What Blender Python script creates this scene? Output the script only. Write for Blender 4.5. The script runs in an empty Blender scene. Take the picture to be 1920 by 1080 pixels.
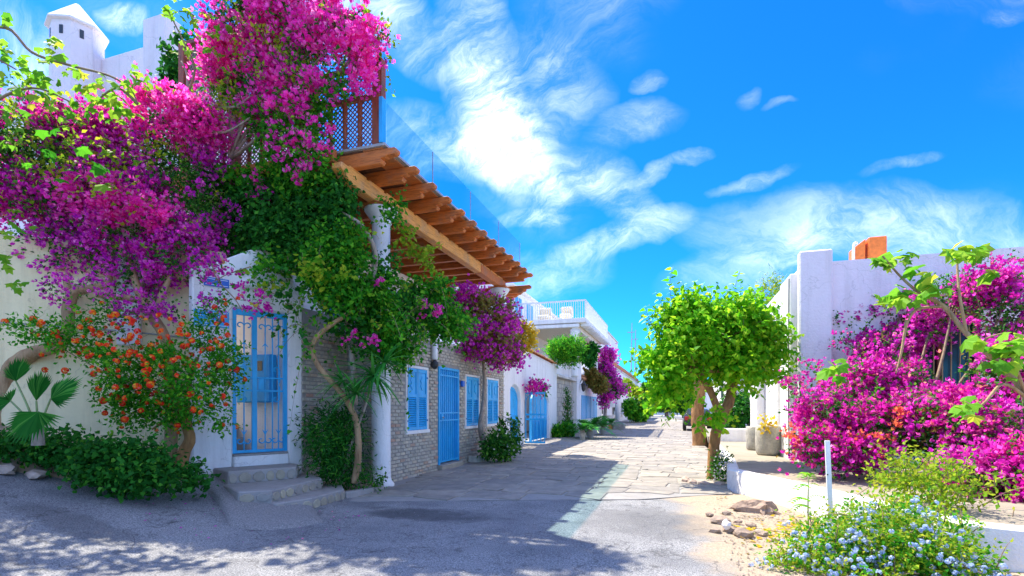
import bpy, bmesh, math, random
import numpy as np
from mathutils import Vector, Matrix, Euler

S = bpy.context.scene
COL = S.collection
rnd = random.Random(7)
R = math.radians

# ------------------------------------------------------------------ camera
YAW = R(17.9)
CA, SA = math.cos(YAW), math.sin(YAW)
CAMZ, FPX, HOR = 1.5, 960.0, 765.0
cam_data = bpy.data.cameras.new('camera')
cam = bpy.data.objects.new('camera', cam_data)
COL.objects.link(cam)
cam.location = (0, 0, CAMZ)
cam.rotation_euler = (R(90), 0, YAW)
cam_data.sensor_width = 36
cam_data.lens = 18
cam_data.shift_y = 225 / 1920
cam_data.clip_start = 0.05
cam_data.clip_end = 3000
S.camera = cam

# ------------------------------------------------------------------ measuring helpers (photo pixel -> place in the world)
def ray(px, py):
    r, u = (px - 960) / FPX, (HOR - py) / FPX
    return Vector((r * CA - SA, r * SA + CA, u))
DOFF = [0.0]      # extra distance used while the planting of one bed is laid out
def W(px, py, d):
    return Vector((0, 0, CAMZ)) + ray(px, py) * (d + DOFF[0])
def G(px, py, z=0.0):
    v = ray(px, py)
    return Vector((0, 0, CAMZ)) + v * ((z - CAMZ) / v.z)
def onX(px, py, x):
    v = ray(px, py)
    return Vector((0, 0, CAMZ)) + v * (x / v.x)
def onY(px, py, y):
    v = ray(px, py)
    return Vector((0, 0, CAMZ)) + v * (y / v.y)

# ------------------------------------------------------------------ sky, sun, exposure
SUN_TO = Vector((-0.53, 0.28, 1.0)).normalized()
SUN_EL = math.asin(SUN_TO.z)
SUN_ROT = math.atan2(SUN_TO.x, SUN_TO.y)
world = bpy.data.worlds.new('World')
S.world = world
world.use_nodes = True
wn, wl = world.node_tree.nodes, world.node_tree.links
wn.clear()
def wnode(t, **k):
    n = wn.new(t)
    for a, b in k.items():
        setattr(n, a, b)
    return n
def wmath(op, a, b=None, clamp=False):
    n = wnode('ShaderNodeMath', operation=op, use_clamp=clamp)
    for i, v in enumerate((a, b)):
        if v is None: continue
        if isinstance(v, (int, float)): n.inputs[i].default_value = v
        else: wl.new(v, n.inputs[i])
    return n.outputs[0]
w_out = wnode('ShaderNodeOutputWorld')
w_bg = wnode('ShaderNodeBackground')
w_bg.inputs['Strength'].default_value = 0.15
w_sky = wnode('ShaderNodeTexSky', sky_type='NISHITA', sun_disc=False)
w_sky.sun_elevation = SUN_EL
w_sky.sun_rotation = SUN_ROT
w_sky.air_density = 1.0
w_sky.dust_density = 0.25
w_sky.ozone_density = 3.0
w_hsv = wnode('ShaderNodeHueSaturation')
w_hsv.inputs['Saturation'].default_value = 1.25
w_hsv.inputs['Value'].default_value = 0.9
wl.new(w_sky.outputs[0], w_hsv.inputs['Color'])
w_tc = wnode('ShaderNodeTexCoord')
w_dir = w_tc.outputs['Generated']
w_nz = wnode('ShaderNodeTexNoise')
w_nz.inputs['Scale'].default_value = 5.0
w_nz.inputs['Detail'].default_value = 6
wl.new(w_dir, w_nz.inputs['Vector'])
w_sub = wnode('ShaderNodeVectorMath', operation='SUBTRACT')
wl.new(w_nz.outputs['Color'], w_sub.inputs[0]); w_sub.inputs[1].default_value = (.5, .5, .5)
w_scl = wnode('ShaderNodeVectorMath', operation='SCALE'); w_scl.inputs['Scale'].default_value = 0.12
wl.new(w_sub.outputs[0], w_scl.inputs[0])
w_add = wnode('ShaderNodeVectorMath', operation='ADD')
wl.new(w_dir, w_add.inputs[0]); wl.new(w_scl.outputs[0], w_add.inputs[1])
w_warp = w_add.outputs[0]
def cloud_blob(px, py, a, b, ang, amp):
    """a soft elliptical patch of cirrus about one direction of the sky"""
    c = ray(px, py); L = c.length
    e = Vector((math.cos(R(ang)), math.sin(R(ang))))
    u = (ray(px + a * e.x, py - a * e.y) - c); su = u.length / L
    v = (ray(px - b * e.y, py - b * e.x) - c); sv = v.length / L
    cn = c.normalized()
    u = (u - cn * u.dot(cn)).normalized(); v = (v - cn * v.dot(cn) - u * v.dot(u)).normalized()
    def dotn(vec, off):
        n = wnode('ShaderNodeVectorMath', operation='DOT_PRODUCT')
        wl.new(w_warp, n.inputs[0]); n.inputs[1].default_value = vec
        return n.outputs['Value']
    du = dotn(tuple(u / su), 0); dv = dotn(tuple(v / sv), 0); dc = dotn(tuple(cn), 0)
    q = wmath('ADD', wmath('MULTIPLY', du, du), wmath('MULTIPLY', dv, dv))
    m = wmath('SUBTRACT', 1.0, q, True)
    m = wmath('MULTIPLY', m, wmath('GREATER_THAN', dc, 0.0))
    return wmath('MULTIPLY', m, amp)
blobs = [(905, 95, 190, 62, -70, .72), (950, 265, 190, 72, -62, .80), (880, 300, 180, 55, 8, .6), (1000, 320, 150, 50, -10, .6),
         (1190, 240, 120, 38, 15, .42), (1145, 345, 120, 45, -28, .65), (1235, 318, 48, 18, 25, .5), (1322, 288, 55, 16, 6, .6),
         (1430, 190, 24, 20, 40, .3), (1222, 165, 38, 18, 20, .5), (1485, 208, 32, 10, 0, .28), (1160, 440, 150, 40, 20, .8),
         (990, 412, 75, 20, 10, .6), (1430, 345, 85, 15, 10, .48), (1690, 325, 65, 14, 18, .36), (1660, 445, 420, 80, -3, .58),
         (1400, 500, 180, 60, 10, .42), (630, 15, 180, 80, 10, .7), (250, 50, 60, 30, 20, .7), (1910, 8, 50, 22, 0, .3),
         (1040, 520, 130, 60, 20, .5), (790, 60, 140, 60, -40, .45), (760, 230, 120, 60, -10, .45), (1060, 150, 120, 70, -30, .4)]
def fill_cloud(az, el, a, b, ang, amp):
    """a cloud patch added in the unseen sky to brighten and whiten the shade"""
    az, el = R(az), R(el)
    c = Vector((math.sin(az) * math.cos(el), math.cos(az) * math.cos(el), math.sin(el)))
    e1 = Vector((math.cos(az), -math.sin(az), 0)); e2 = e1.cross(c) * -1
    u = e1 * math.cos(R(ang)) + e2 * math.sin(R(ang)); v = c.cross(u)
    def dotn(vec):
        n = wnode('ShaderNodeVectorMath', operation='DOT_PRODUCT')
        wl.new(w_warp, n.inputs[0]); n.inputs[1].default_value = vec
        return n.outputs['Value']
    du = dotn(tuple(u / math.tan(R(a)))); dv = dotn(tuple(v / math.tan(R(b)))); dc = dotn(tuple(c))
    q = wmath('ADD', wmath('MULTIPLY', du, du), wmath('MULTIPLY', dv, dv))
    return wmath('MULTIPLY', wmath('MULTIPLY', wmath('SUBTRACT', 1.0, q, True), wmath('GREATER_THAN', dc, 0.0)), amp)
around = [(60, 38, 32, 17, 20, 1.35), (95, 24, 34, 15, -8, 1.35), (130, 45, 32, 19, 30, 1.35), (165, 25, 36, 16, 5, 1.35), (200, 50, 30, 19, -25, 1.35), (235, 22, 34, 15, 10, 1.35), (262, 44, 30, 17, -20, 1.35), (290, 20, 22, 10, 0, 1.0), (30, 78, 28, 17, 40, 1.35), (190, 76, 28, 15, -15, 1.35), (130, 14, 30, 8, 0, 1.2)]  # unseen clouds added for their light, larger and denser than those in view
tot = None
for b in around:
    o = fill_cloud(*b)
    tot = o if tot is None else wmath('ADD', tot, o)
for b in blobs:
    o = cloud_blob(*b)
    tot = o if tot is None else wmath('ADD', tot, o)
# wispy fibre noise over the patches and a thin scatter of cloud everywhere else
w_map = wnode('ShaderNodeMapping'); w_map.inputs['Rotation'].default_value = (0.3, 0.5, 0.6)
w_map.inputs['Scale'].default_value = (3.0, 17.0, 6.0)
wl.new(w_warp, w_map.inputs['Vector'])
w_n2 = wnode('ShaderNodeTexNoise'); w_n2.inputs['Scale'].default_value = 1.6; w_n2.inputs['Detail'].default_value = 13
w_n2.inputs['Roughness'].default_value = 0.73; w_n2.inputs['Distortion'].default_value = 0.6
wl.new(w_map.outputs[0], w_n2.inputs['Vector'])
w_n3 = wnode('ShaderNodeTexNoise'); w_n3.inputs['Scale'].default_value = 2.2; w_n3.inputs['Detail'].default_value = 3
wl.new(w_dir, w_n3.inputs['Vector'])
def wramp(v, lo, hi):
    n = wnode('ShaderNodeMapRange', interpolation_type='SMOOTHSTEP')
    n.inputs['From Min'].default_value = lo; n.inputs['From Max'].default_value = hi
    wl.new(v, n.inputs['Value'])
    return n.outputs[0]
fib = wramp(w_n2.outputs['Fac'], 0.28, 0.80)
patch = wmath('MINIMUM', wmath('POWER', wmath('MULTIPLY', tot, .95), 1.15), 1.2)
dens = wmath('MULTIPLY', wmath('MULTIPLY', patch, .56), wmath('ADD', wmath('MULTIPLY', wmath('POWER', fib, 1.25), 0.98), 0.06))
gen = wmath('MULTIPLY', wramp(w_n3.outputs['Fac'], 0.56, 0.78), wmath('MULTIPLY', fib, 0.22))
dens = wmath('MINIMUM', wmath('ADD', dens, gen), 0.97)
w_mix = wnode('ShaderNodeMix', data_type='RGBA')
wl.new(dens, w_mix.inputs['Factor'])
w_tint = wnode('ShaderNodeMix', data_type='RGBA', blend_type='MULTIPLY'); w_tint.inputs['Factor'].default_value = 1.0
wl.new(w_hsv.outputs[0], w_tint.inputs['A']); w_tint.inputs['B'].default_value = (.05, .345, .69, 1)
wl.new(w_tint.outputs['Result'], w_mix.inputs['A'])
w_mix.inputs['B'].default_value = (6.0, 6.1, 6.3, 1)
wl.new(w_mix.outputs['Result'], w_bg.inputs['Color'])
wl.new(w_bg.outputs[0], w_out.inputs[0])

sun_data = bpy.data.lights.new('sun', 'SUN')
sun_data.energy = 2.9
sun_data.angle = R(0.5)
sun_data.color = (1.0, 0.91, 0.77)
sun = bpy.data.objects.new('sun', sun_data)
COL.objects.link(sun)
sun.rotation_euler = SUN_TO.to_track_quat('Z', 'Y').to_euler()
sun.location = SUN_TO * 60

S.view_settings.view_transform = 'Standard'
S.view_settings.look = 'None'
S.view_settings.gamma = 1
S.view_settings.use_curve_mapping = False
S.view_settings.exposure = 1.9
S.render.engine = 'CYCLES'
S.cycles.max_bounces = 10
S.cycles.diffuse_bounces = 8
S.cycles.transmission_bounces = 6
S.cycles.transparent_max_bounces = 8

# ------------------------------------------------------------------ materials
def new_mat(name):
    m = bpy.data.materials.new(name); m.use_nodes = True
    nt = m.node_tree; nt.nodes.clear()
    out = nt.nodes.new('ShaderNodeOutputMaterial')
    bs = nt.nodes.new('ShaderNodeBsdfPrincipled')
    nt.links.new(bs.outputs[0], out.inputs[0])
    return m, nt, bs, out
def N(nt, t, **k):
    n = nt.nodes.new(t)
    for a, b in k.items(): setattr(n, a, b)
    return n
def ramp(nt, fac, stops, interp='LINEAR'):
    n = N(nt, 'ShaderNodeValToRGB'); cr = n.color_ramp; cr.interpolation = interp
    while len(cr.elements) < len(stops): cr.elements.new(0.5)
    for e, (p, c) in zip(cr.elements, stops):
        e.position = p; e.color = (*c, 1)
    nt.links.new(fac, n.inputs[0])
    return n.outputs[0]
def noise(nt, scale, detail=4, rough=.55, vec=None, stretch=None, dist=0):
    n = N(nt, 'ShaderNodeTexNoise')
    n.inputs['Scale'].default_value = scale; n.inputs['Detail'].default_value = detail; n.inputs['Roughness'].default_value = rough
    n.inputs['Distortion'].default_value = dist
    if vec is None:
        vec = N(nt, 'ShaderNodeNewGeometry').outputs['Position']
    if stretch:
        m = N(nt, 'ShaderNodeMapping'); m.inputs['Scale'].default_value = stretch
        nt.links.new(vec, m.inputs['Vector']); vec = m.outputs[0]
    nt.links.new(vec, n.inputs['Vector'])
    return n.outputs['Fac']
def mixc(nt, fac, a, b, blend='MIX'):
    n = N(nt, 'ShaderNodeMix', data_type='RGBA', blend_type=blend)
    for k, v in (('Factor', fac), ('A', a), ('B', b)):
        if isinstance(v, (int, float)): n.inputs[k].default_value = v
        elif isinstance(v, tuple): n.inputs[k].default_value = (*v, 1)
        else: nt.links.new(v, n.inputs[k])
    return n.outputs['Result']
def bump(nt, bs, h, strength=.4, dist=.02):
    b = N(nt, 'ShaderNodeBump'); b.inputs['Strength'].default_value = strength; b.inputs['Distance'].default_value = dist
    nt.links.new(h, b.inputs['Height']); nt.links.new(b.outputs[0], bs.inputs['Normal'])
def rand_both(nt):
    """a random number that differs from piece to piece and from loose piece to loose piece of a joined mesh"""
    a = N(nt, 'ShaderNodeObjectInfo').outputs['Random']
    b = N(nt, 'ShaderNodeNewGeometry').outputs['Random Per Island']
    s = N(nt, 'ShaderNodeMath', operation='ADD'); nt.links.new(a, s.inputs[0]); nt.links.new(b, s.inputs[1])
    f = N(nt, 'ShaderNodeMath', operation='FRACT'); nt.links.new(s.outputs[0], f.inputs[0])
    return f.outputs[0]
def plaster(name, col, stain, rough=.85, amount=.5):
    m, nt, bs, _ = new_mat(name)
    f = noise(nt, .9, 6, .65, stretch=(1, 1, .35))
    c = ramp(nt, f, [(.30, stain), (.62, col)])
    c = mixc(nt, amount, col, c)
    f2 = noise(nt, 9, 5, .6)
    c = mixc(nt, .18, c, ramp(nt, f2, [(.3, tuple(x * .72 for x in col)), (.7, col)]))
    st = noise(nt, 3.2, 6, .7, stretch=(1, 1, .07))
    c = mixc(nt, .55, c, mixc(nt, 1.0, c, ramp(nt, st, [(.34, (.74, .72, .69)), (.52, (1, 1, 1))]), 'MULTIPLY'))
    vo = N(nt, 'ShaderNodeTexVoronoi', feature='DISTANCE_TO_EDGE'); vo.inputs['Scale'].default_value = .8
    nz = N(nt, 'ShaderNodeTexNoise'); nz.inputs['Scale'].default_value = 2.2; nz.inputs['Detail'].default_value = 5
    wv = N(nt, 'ShaderNodeVectorMath', operation='ADD'); ps = N(nt, 'ShaderNodeNewGeometry').outputs['Position']
    nt.links.new(ps, nz.inputs['Vector']); nt.links.new(ps, wv.inputs[0]); nt.links.new(nz.outputs['Color'], wv.inputs[1]); nt.links.new(wv.outputs[0], vo.inputs['Vector'])
    mr = N(nt, 'ShaderNodeMapRange'); mr.inputs['From Min'].default_value = .010; mr.inputs['From Max'].default_value = .002; mr.inputs['To Max'].default_value = .28
    nt.links.new(vo.outputs['Distance'], mr.inputs['Value'])
    c = mixc(nt, mr.outputs[0], c, tuple(x * .4 for x in col))
    nt.links.new(c, bs.inputs['Base Color']); bs.inputs['Roughness'].default_value = rough
    hh = N(nt, 'ShaderNodeMath', operation='ADD'); nt.links.new(noise(nt, 22, 6, .65), hh.inputs[0]); nt.links.new(noise(nt, 2.5, 3, .5), hh.inputs[1])
    bump(nt, bs, hh.outputs[0], .45, .03)
    return m
def flat(name, col, rough=.5, metal=0, vary=.25, nscale=14, b=.1):
    m, nt, bs, _ = new_mat(name)
    f = noise(nt, nscale, 4)
    c = ramp(nt, f, [(.3, tuple(x * (1 - vary) for x in col)), (.7, tuple(min(1, x * (1 + vary * .4)) for x in col))])
    nt.links.new(c, bs.inputs['Base Color']); bs.inputs['Roughness'].default_value = rough; bs.inputs['Metallic'].default_value = metal
    bump(nt, bs, noise(nt, nscale * 4, 3), b, .01)
    return m
def wood(name, dark, light, stretch=(1, 1, 1)):
    m, nt, bs, _ = new_mat(name)
    f = noise(nt, 6, 8, .7, stretch=stretch, dist=.6)
    c = ramp(nt, f, [(.28, dark), (.5, light), (.75, tuple(min(1, x * 1.25) for x in light))])
    r = rand_both(nt)
    c = mixc(nt, .5, c, mixc(nt, 1.0, c, ramp(nt, r, [(0, (.6, .55, .5)), (1, (1.1, 1.05, 1))]), 'MULTIPLY'))
    we = noise(nt, 2.4, 5, .6)
    g_ = sum(light) / 3
    c = mixc(nt, .55, c, mixc(nt, ramp(nt, we, [(.50, (0, 0, 0)), (.68, (.8, .8, .8))]), c, (g_ * .75, g_ * .62, g_ * .52)))
    cr = noise(nt, 16, 6, .75, stretch=tuple(v * .35 for v in stretch))
    c = mixc(nt, 1.0, c, ramp(nt, cr, [(.30, (.35, .33, .32)), (.42, (1, 1, 1))]), 'MULTIPLY')
    nt.links.new(c, bs.inputs['Base Color']); bs.inputs['Roughness'].default_value = .6
    bump(nt, bs, cr, .5, .015)
    return m
def leafy(name, stops, trans=.38, rough=.55, tcol=1.3, spec=.10):
    m, nt, bs, out = new_mat(name)
    geo = N(nt, 'ShaderNodeNewGeometry')
    a = N(nt, 'ShaderNodeObjectInfo').outputs['Random']
    s = N(nt, 'ShaderNodeMath', operation='ADD'); nt.links.new(a, s.inputs[0]); nt.links.new(geo.outputs['Random Per Island'], s.inputs[1])
    f = N(nt, 'ShaderNodeMath', operation='FRACT'); nt.links.new(s.outputs[0], f.inputs[0])
    c = ramp(nt, f.outputs[0], stops)
    big = noise(nt, 1.6, 3)
    c = mixc(nt, 1.0, c, ramp(nt, big, [(.3, (.8, .8, .8)), (.7, (1.12, 1.12, 1.12))]), 'MULTIPLY')
    nt.links.new(c, bs.inputs['Base Color']); bs.inputs['Roughness'].default_value = rough
    bs.inputs['Specular IOR Level'].default_value = spec
    t = N(nt, 'ShaderNodeBsdfTranslucent')
    g = N(nt, 'ShaderNodeGamma'); g.inputs[1].default_value = .9; nt.links.new(c, g.inputs[0])
    tc = mixc(nt, 1.0, g.outputs[0], (tcol, tcol, tcol * .8), 'MULTIPLY')
    nt.links.new(tc, t.inputs['Color'])
    mx = N(nt, 'ShaderNodeMixShader'); mx.inputs[0].default_value = trans
    nt.links.new(bs.outputs[0], mx.inputs[1]); nt.links.new(t.outputs[0], mx.inputs[2]); nt.links.new(mx.outputs[0], out.inputs[0])
    return m
def bark(name, dark, light):
    m, nt, bs, _ = new_mat(name)
    f = noise(nt, 9, 8, .7, stretch=(1, 1, .3), dist=.5)
    c = ramp(nt, f, [(.3, dark), (.55, light), (.8, tuple(min(1, x * 1.3) for x in light))])
    nt.links.new(c, bs.inputs['Base Color']); bs.inputs['Roughness'].default_value = .85
    bump(nt, bs, noise(nt, 30, 6, .7, stretch=(1, 1, .25)), .7, .03)
    return m
def stone(name, stops, nscale=7, amount=.45, rough=.8, b=.5):
    m, nt, bs, _ = new_mat(name)
    c = ramp(nt, rand_both(nt), stops)
    f = noise(nt, nscale, 7, .65)
    c = mixc(nt, amount, c, mixc(nt, 1.0, c, ramp(nt, f, [(.28, (.42, .42, .44)), (.7, (1.25, 1.23, 1.2))]), 'MULTIPLY'))
    nt.links.new(c, bs.inputs['Base Color']); bs.inputs['Roughness'].default_value = rough
    bump(nt, bs, noise(nt, nscale * 5, 6, .7), b, .02)
    return m

M = {}
M['white'] = plaster('white_plaster', (.87, .86, .85), (.70, .69, .68))
M['cream'] = plaster('cream_plaster', (.90, .77, .46), (.79, .67, .41))
M['lilac'] = plaster('white_plaster_lilac_shade', (.86, .80, .83), (.75, .70, .73))  # white plaster with the lilac of shaded walls put into its colour
M['offwhite'] = plaster('aged_white_plaster', (.72, .70, .66), (.45, .43, .40), amount=.9)
def worn_paint(name, col, under):
    m, nt, bs, _ = new_mat(name)
    f = noise(nt, 5, 5, .6, stretch=(1, 1, .5))
    c = ramp(nt, f, [(.3, tuple(x * .8 for x in col)), (.7, tuple(min(1, x * 1.08 + .01) for x in col))])
    ch = noise(nt, 19, 7, .75)
    mk = ramp(nt, ch, [(.665, (0, 0, 0)), (.69, (.75, .75, .75))])
    c = mixc(nt, mk, c, under)
    nt.links.new(c, bs.inputs['Base Color']); bs.inputs['Roughness'].default_value = .42
    bump(nt, bs, noise(nt, 45, 4, .6), .2, .008)
    return m
M['blue'] = worn_paint('blue_gloss_paint', (.012, .40, .80), (.30, .34, .36))
M['blue_shadow'] = flat('dark_blue_gap_shade_and_hinge', (.01, .16, .42), .6, vary=.1)  # dark blue puts the shade between louvres into the colour; hinges share it
M['blue_deep'] = flat('deep_blue_enamel', (.02, .12, .55), .3, vary=.1)
M['letter'] = flat('white_enamel_lettering', (.8, .82, .85), .4, vary=.05)
M['beam'] = wood('golden_beam_wood', (.42, .14, .018), (.74, .34, .075), (6, .6, 6))
M['rafter'] = wood('orange_brown_rafter_wood', (.28, .065, .010), (.64, .19, .035), (.6, 6, 6))
M['redwood'] = wood('red_brown_wood', (.13, .028, .014), (.30, .075, .035), (6, 6, .7))
M['deck'] = wood('dark_deck_wood', (.07, .03, .015), (.16, .07, .035), (6, .6, 6))
M['lattice'] = flat('blue_grey_lattice_wood', (.30, .22, .24), .6)
M['brick'] = stone('rough_grey_brick', [(0, (.37, .34, .285)), (.3, (.52, .475, .39)), (.6, (.42, .395, .34)), (.88, (.60, .53, .40)), (.97, (.44, .26, .19)), (1, (.64, .585, .50))], 9)
M['mortar'] = plaster('grey_mortar', (.34, .33, .31), (.22, .215, .205), amount=.8)
M['flag'] = stone('beige_flagstone', [(0, (.27, .25, .215)), (.3, (.33, .30, .25)), (.6, (.25, .235, .21)), (1, (.38, .34, .28))], 4, .6)
M['stepstone'] = stone('step_facing_stone', [(0, (.36, .32, .23)), (.5, (.29, .28, .26)), (1, (.46, .41, .28))], 6)
M['steptop'] = plaster('worn_step_concrete', (.36, .34, .32), (.24, .23, .22), amount=.9)
M['concrete'] = plaster('grey_concrete', (.40, .38, .36), (.26, .25, .25), amount=.9)
M['tile'] = stone('terracotta_tile', [(0, (.52, .17, .05)), (.5, (.62, .24, .08)), (1, (.50, .22, .10))], 8)
M['orange'] = flat('orange_painted_metal', (.80, .20, .025), .5)
M['dark'] = flat('dark_interior', (.02, .02, .022), .6)
M['black'] = flat('black_metal', (.03, .03, .032), .4)
M['grey'] = flat('grey_metal', (.35, .36, .37), .4)
M['offmetal'] = flat('white_painted_metal', (.78, .79, .80), .35, vary=.08)
M['gold'] = flat('rust_gold_iron', (.45, .30, .13), .5)
M['soil'] = stone('sandy_soil', [(0, (.34, .25, .17)), (1, (.34, .25, .17))], 5, .7)
M['rock'] = stone('pinkish_rock', [(0, (.40, .30, .24)), (1, (.52, .42, .34))], 4, .7, b=.8)
M['rubble'] = stone('pale_sandy_rubble', [(0, (.36, .27, .20)), (1, (.44, .35, .27))], 6, .7, b=.9)
M['potstone'] = stone('lichen_stone', [(0, (.42, .41, .37)), (1, (.50, .47, .38))], 8, .7, b=.7)
M['bark_a'] = bark('pale_brown_bark', (.20, .11, .05), (.42, .27, .14))
M['bark_b'] = bark('orange_brown_bark', (.20, .09, .03), (.42, .22, .08))
M['bark_c'] = bark('grey_bark', (.16, .12, .09), (.38, .31, .25))
M['twig'] = bark('twig_bark', (.13, .09, .05), (.28, .20, .12))
M['stalk'] = flat('green_stalk', (.18, .26, .07), .5)
M['windowglass'] = flat('dark_window_glass', (.03, .05, .07), .08, vary=.1)
M['shade_blue'] = flat('far_blue_shutter', (.08, .40, .72), .5)
M['carpaint'] = flat('dark_car_paint', (.04, .045, .05), .2, vary=.05)
M['redlens'] = flat('red_lamp_lens', (.5, .03, .02), .2)
M['rubber'] = flat('tyre_rubber', (.02, .02, .02), .8)

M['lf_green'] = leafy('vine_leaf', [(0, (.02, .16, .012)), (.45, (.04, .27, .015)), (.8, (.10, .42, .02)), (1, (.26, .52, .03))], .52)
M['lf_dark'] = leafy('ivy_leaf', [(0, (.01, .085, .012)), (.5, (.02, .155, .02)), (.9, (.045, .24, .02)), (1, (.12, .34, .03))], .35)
M['lf_tree'] = leafy('bright_tree_leaf', [(0, (.06, .30, .01)), (.4, (.14, .44, .012)), (.75, (.26, .54, .015)), (1, (.42, .60, .03))], .55, tcol=1.4)
M['lf_lime'] = leafy('lime_lobed_leaf', [(0, (.07, .30, .02)), (.5, (.18, .44, .03)), (.88, (.32, .52, .04)), (1, (.52, .50, .05))], .5, tcol=1.3)
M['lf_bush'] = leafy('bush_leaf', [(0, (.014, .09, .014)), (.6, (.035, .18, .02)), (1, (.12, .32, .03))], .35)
M['lf_palm'] = leafy('palm_leaf', [(0, (.02, .18, .03)), (.6, (.05, .30, .045)), (1, (.14, .44, .08))], .35, .3)
M['lf_yel'] = leafy('yellow_green_leaf', [(0, (.10, .30, .015)), (.5, (.26, .42, .02)), (.85, (.45, .48, .03)), (1, (.20, .30, .03))], .45)
M['lf_olive'] = leafy('olive_brown_leaf', [(0, (.20, .13, .03)), (.5, (.30, .22, .05)), (1, (.20, .24, .05))], .35)
M['br_purple'] = leafy('purple_bract', [(0, (.42, .015, .46)), (.35, (.64, .025, .58)), (.7, (.80, .07, .62)), (1, (.90, .24, .72))], .6, .7, 1.35, .06)
M['br_magenta'] = leafy('magenta_bract', [(0, (.38, .006, .27)), (.4, (.58, .012, .42)), (.8, (.74, .04, .52)), (.94, (.82, .15, .42)), (1, (.78, .28, .14))], .52, .7, 1.35, .06)
M['br_pink'] = leafy('hot_pink_bract', [(0, (.72, .015, .42)), (.5, (.88, .05, .55)), (.85, (.92, .15, .66)), (1, (.94, .32, .70))], .6, .7, 1.35, .06)
M['fl_orange'] = leafy('orange_red_floret', [(0, (.88, .02, .02)), (.5, (.92, .06, .015)), (.78, (.95, .24, .02)), (.9, (.95, .50, .03)), (1, (.80, .03, .20))], .4, .6, 1.1, .15)
M['fl_coral'] = leafy('coral_bract', [(0, (.80, .05, .16)), (.5, (.85, .16, .10)), (1, (.88, .38, .10))], .45, .6, 1.2, .15)
M['fl_blue'] = leafy('pale_blue_floret', [(0, (.30, .44, .86)), (.5, (.46, .58, .92)), (1, (.70, .77, .95))], .35, .6, 1.0, .15)
M['fl_white'] = leafy('white_floret', [(0, (.75, .72, .75)), (1, (.85, .85, .8))], .3, .6, 1.0, .15)
M['lf_gold'] = leafy('golden_leaf', [(0, (.55, .36, .02)), (.6, (.72, .50, .03)), (1, (.45, .42, .05))], .45)

# ground: dusty asphalt with gravel, worn sandy soil towards the right-hand verge
def ground_mat():
    m, nt, bs, _ = new_mat('dusty_asphalt')
    pos = N(nt, 'ShaderNodeNewGeometry').outputs['Position']
    grain = noise(nt, 70, 4, .8)
    c = ramp(nt, grain, [(.36, (.04, .045, .055)), (.48, (.20, .21, .222)), (.62, (.40, .405, .405))])  # greys tinted blue, putting the blue of the shaded road into the asphalt
    blot = noise(nt, .8, 6, .6)
    c = mixc(nt, 1.0, c, ramp(nt, blot, [(.32, (.62, .62, .63)), (.6, (1.08, 1.06, 1.02))]), 'MULTIPLY')
    stain = noise(nt, 3.5, 5, .7)
    c = mixc(nt, 1.0, c, ramp(nt, stain, [(.30, (.5, .5, .5)), (.42, (1, 1, 1))]), 'MULTIPLY')
    sep = N(nt, 'ShaderNodeSeparateXYZ'); nt.links.new(pos, sep.inputs[0])
    def rng_(v, lo, hi):
        n = N(nt, 'ShaderNodeMapRange', interpolation_type='SMOOTHSTEP'); n.inputs['From Min'].default_value = lo; n.inputs['From Max'].default_value = hi
        nt.links.new(v, n.inputs['Value']); return n.outputs[0]
    def mth(op, a, b):
        n = N(nt, 'ShaderNodeMath', operation=op)
        for i, v in enumerate((a, b)):
            if isinstance(v, (int, float)): n.inputs[i].default_value = v
            else: nt.links.new(v, n.inputs[i])
        return n.outputs[0]
    wob = mth('MULTIPLY', mth('SUBTRACT', noise(nt, 1.4, 5), .5), 1.3)
    edge = mth('ADD', mth('ADD', sep.outputs['X'], mth('MULTIPLY', sep.outputs['Y'], .12)), wob)
    sand = rng_(edge, .80, 1.25)
    sg = noise(nt, 40, 6, .75)
    sc = ramp(nt, sg, [(.3, (.25, .185, .12)), (.55, (.40, .325, .23)), (.75, (.50, .43, .33))])
    c = mixc(nt, sand, c, sc)
    # dark patched and oily repair in the asphalt, with a ragged rim, and hairline cracks
    def blotch(cx, cy, rx, ry, lo, hi):
        a = mth('DIVIDE', mth('SUBTRACT', sep.outputs['X'], cx), rx); b = mth('DIVIDE', mth('SUBTRACT', sep.outputs['Y'], cy), ry)
        d = mth('ADD', mth('ADD', mth('MULTIPLY', a, a), mth('MULTIPLY', b, b)), mth('MULTIPLY', mth('SUBTRACT', noise(nt, 2.2, 5), .5), 2.2))
        return rng_(d, hi, lo)
    c = mixc(nt, mth('MULTIPLY', blotch(-3.4, 6.5, 1.15, .42, .3, 1.1), .72), c, (.035, .036, .04))
    c = mixc(nt, mth('MULTIPLY', blotch(-.35, 6.9, 1.0, 1.1, .4, 1.1), .42), c, (.10, .10, .10))
    c = mixc(nt, mth('MULTIPLY', blotch(-6.2, 3.9, 1.3, .25, .2, 1.2), .45), c, (.06, .06, .06))
    vo = N(nt, 'ShaderNodeTexVoronoi', feature='DISTANCE_TO_EDGE'); vo.inputs['Scale'].default_value = .75
    wv = N(nt, 'ShaderNodeVectorMath', operation='ADD'); nz = N(nt, 'ShaderNodeTexNoise'); nz.inputs['Scale'].default_value = 2.5; nt.links.new(pos, nz.inputs['Vector'])
    nt.links.new(pos, wv.inputs[0]); nt.links.new(nz.outputs['Color'], wv.inputs[1]); nt.links.new(wv.outputs[0], vo.inputs['Vector'])
    c = mixc(nt, mth('MULTIPLY', rng_(vo.outputs['Distance'], .012, .002), .5), c, (.04, .04, .04))
    nt.links.new(c, bs.inputs['Base Color']); bs.inputs['Roughness'].default_value = .85
    bump(nt, bs, grain, .55, .02)
    return m
M['ground'] = ground_mat()

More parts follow.
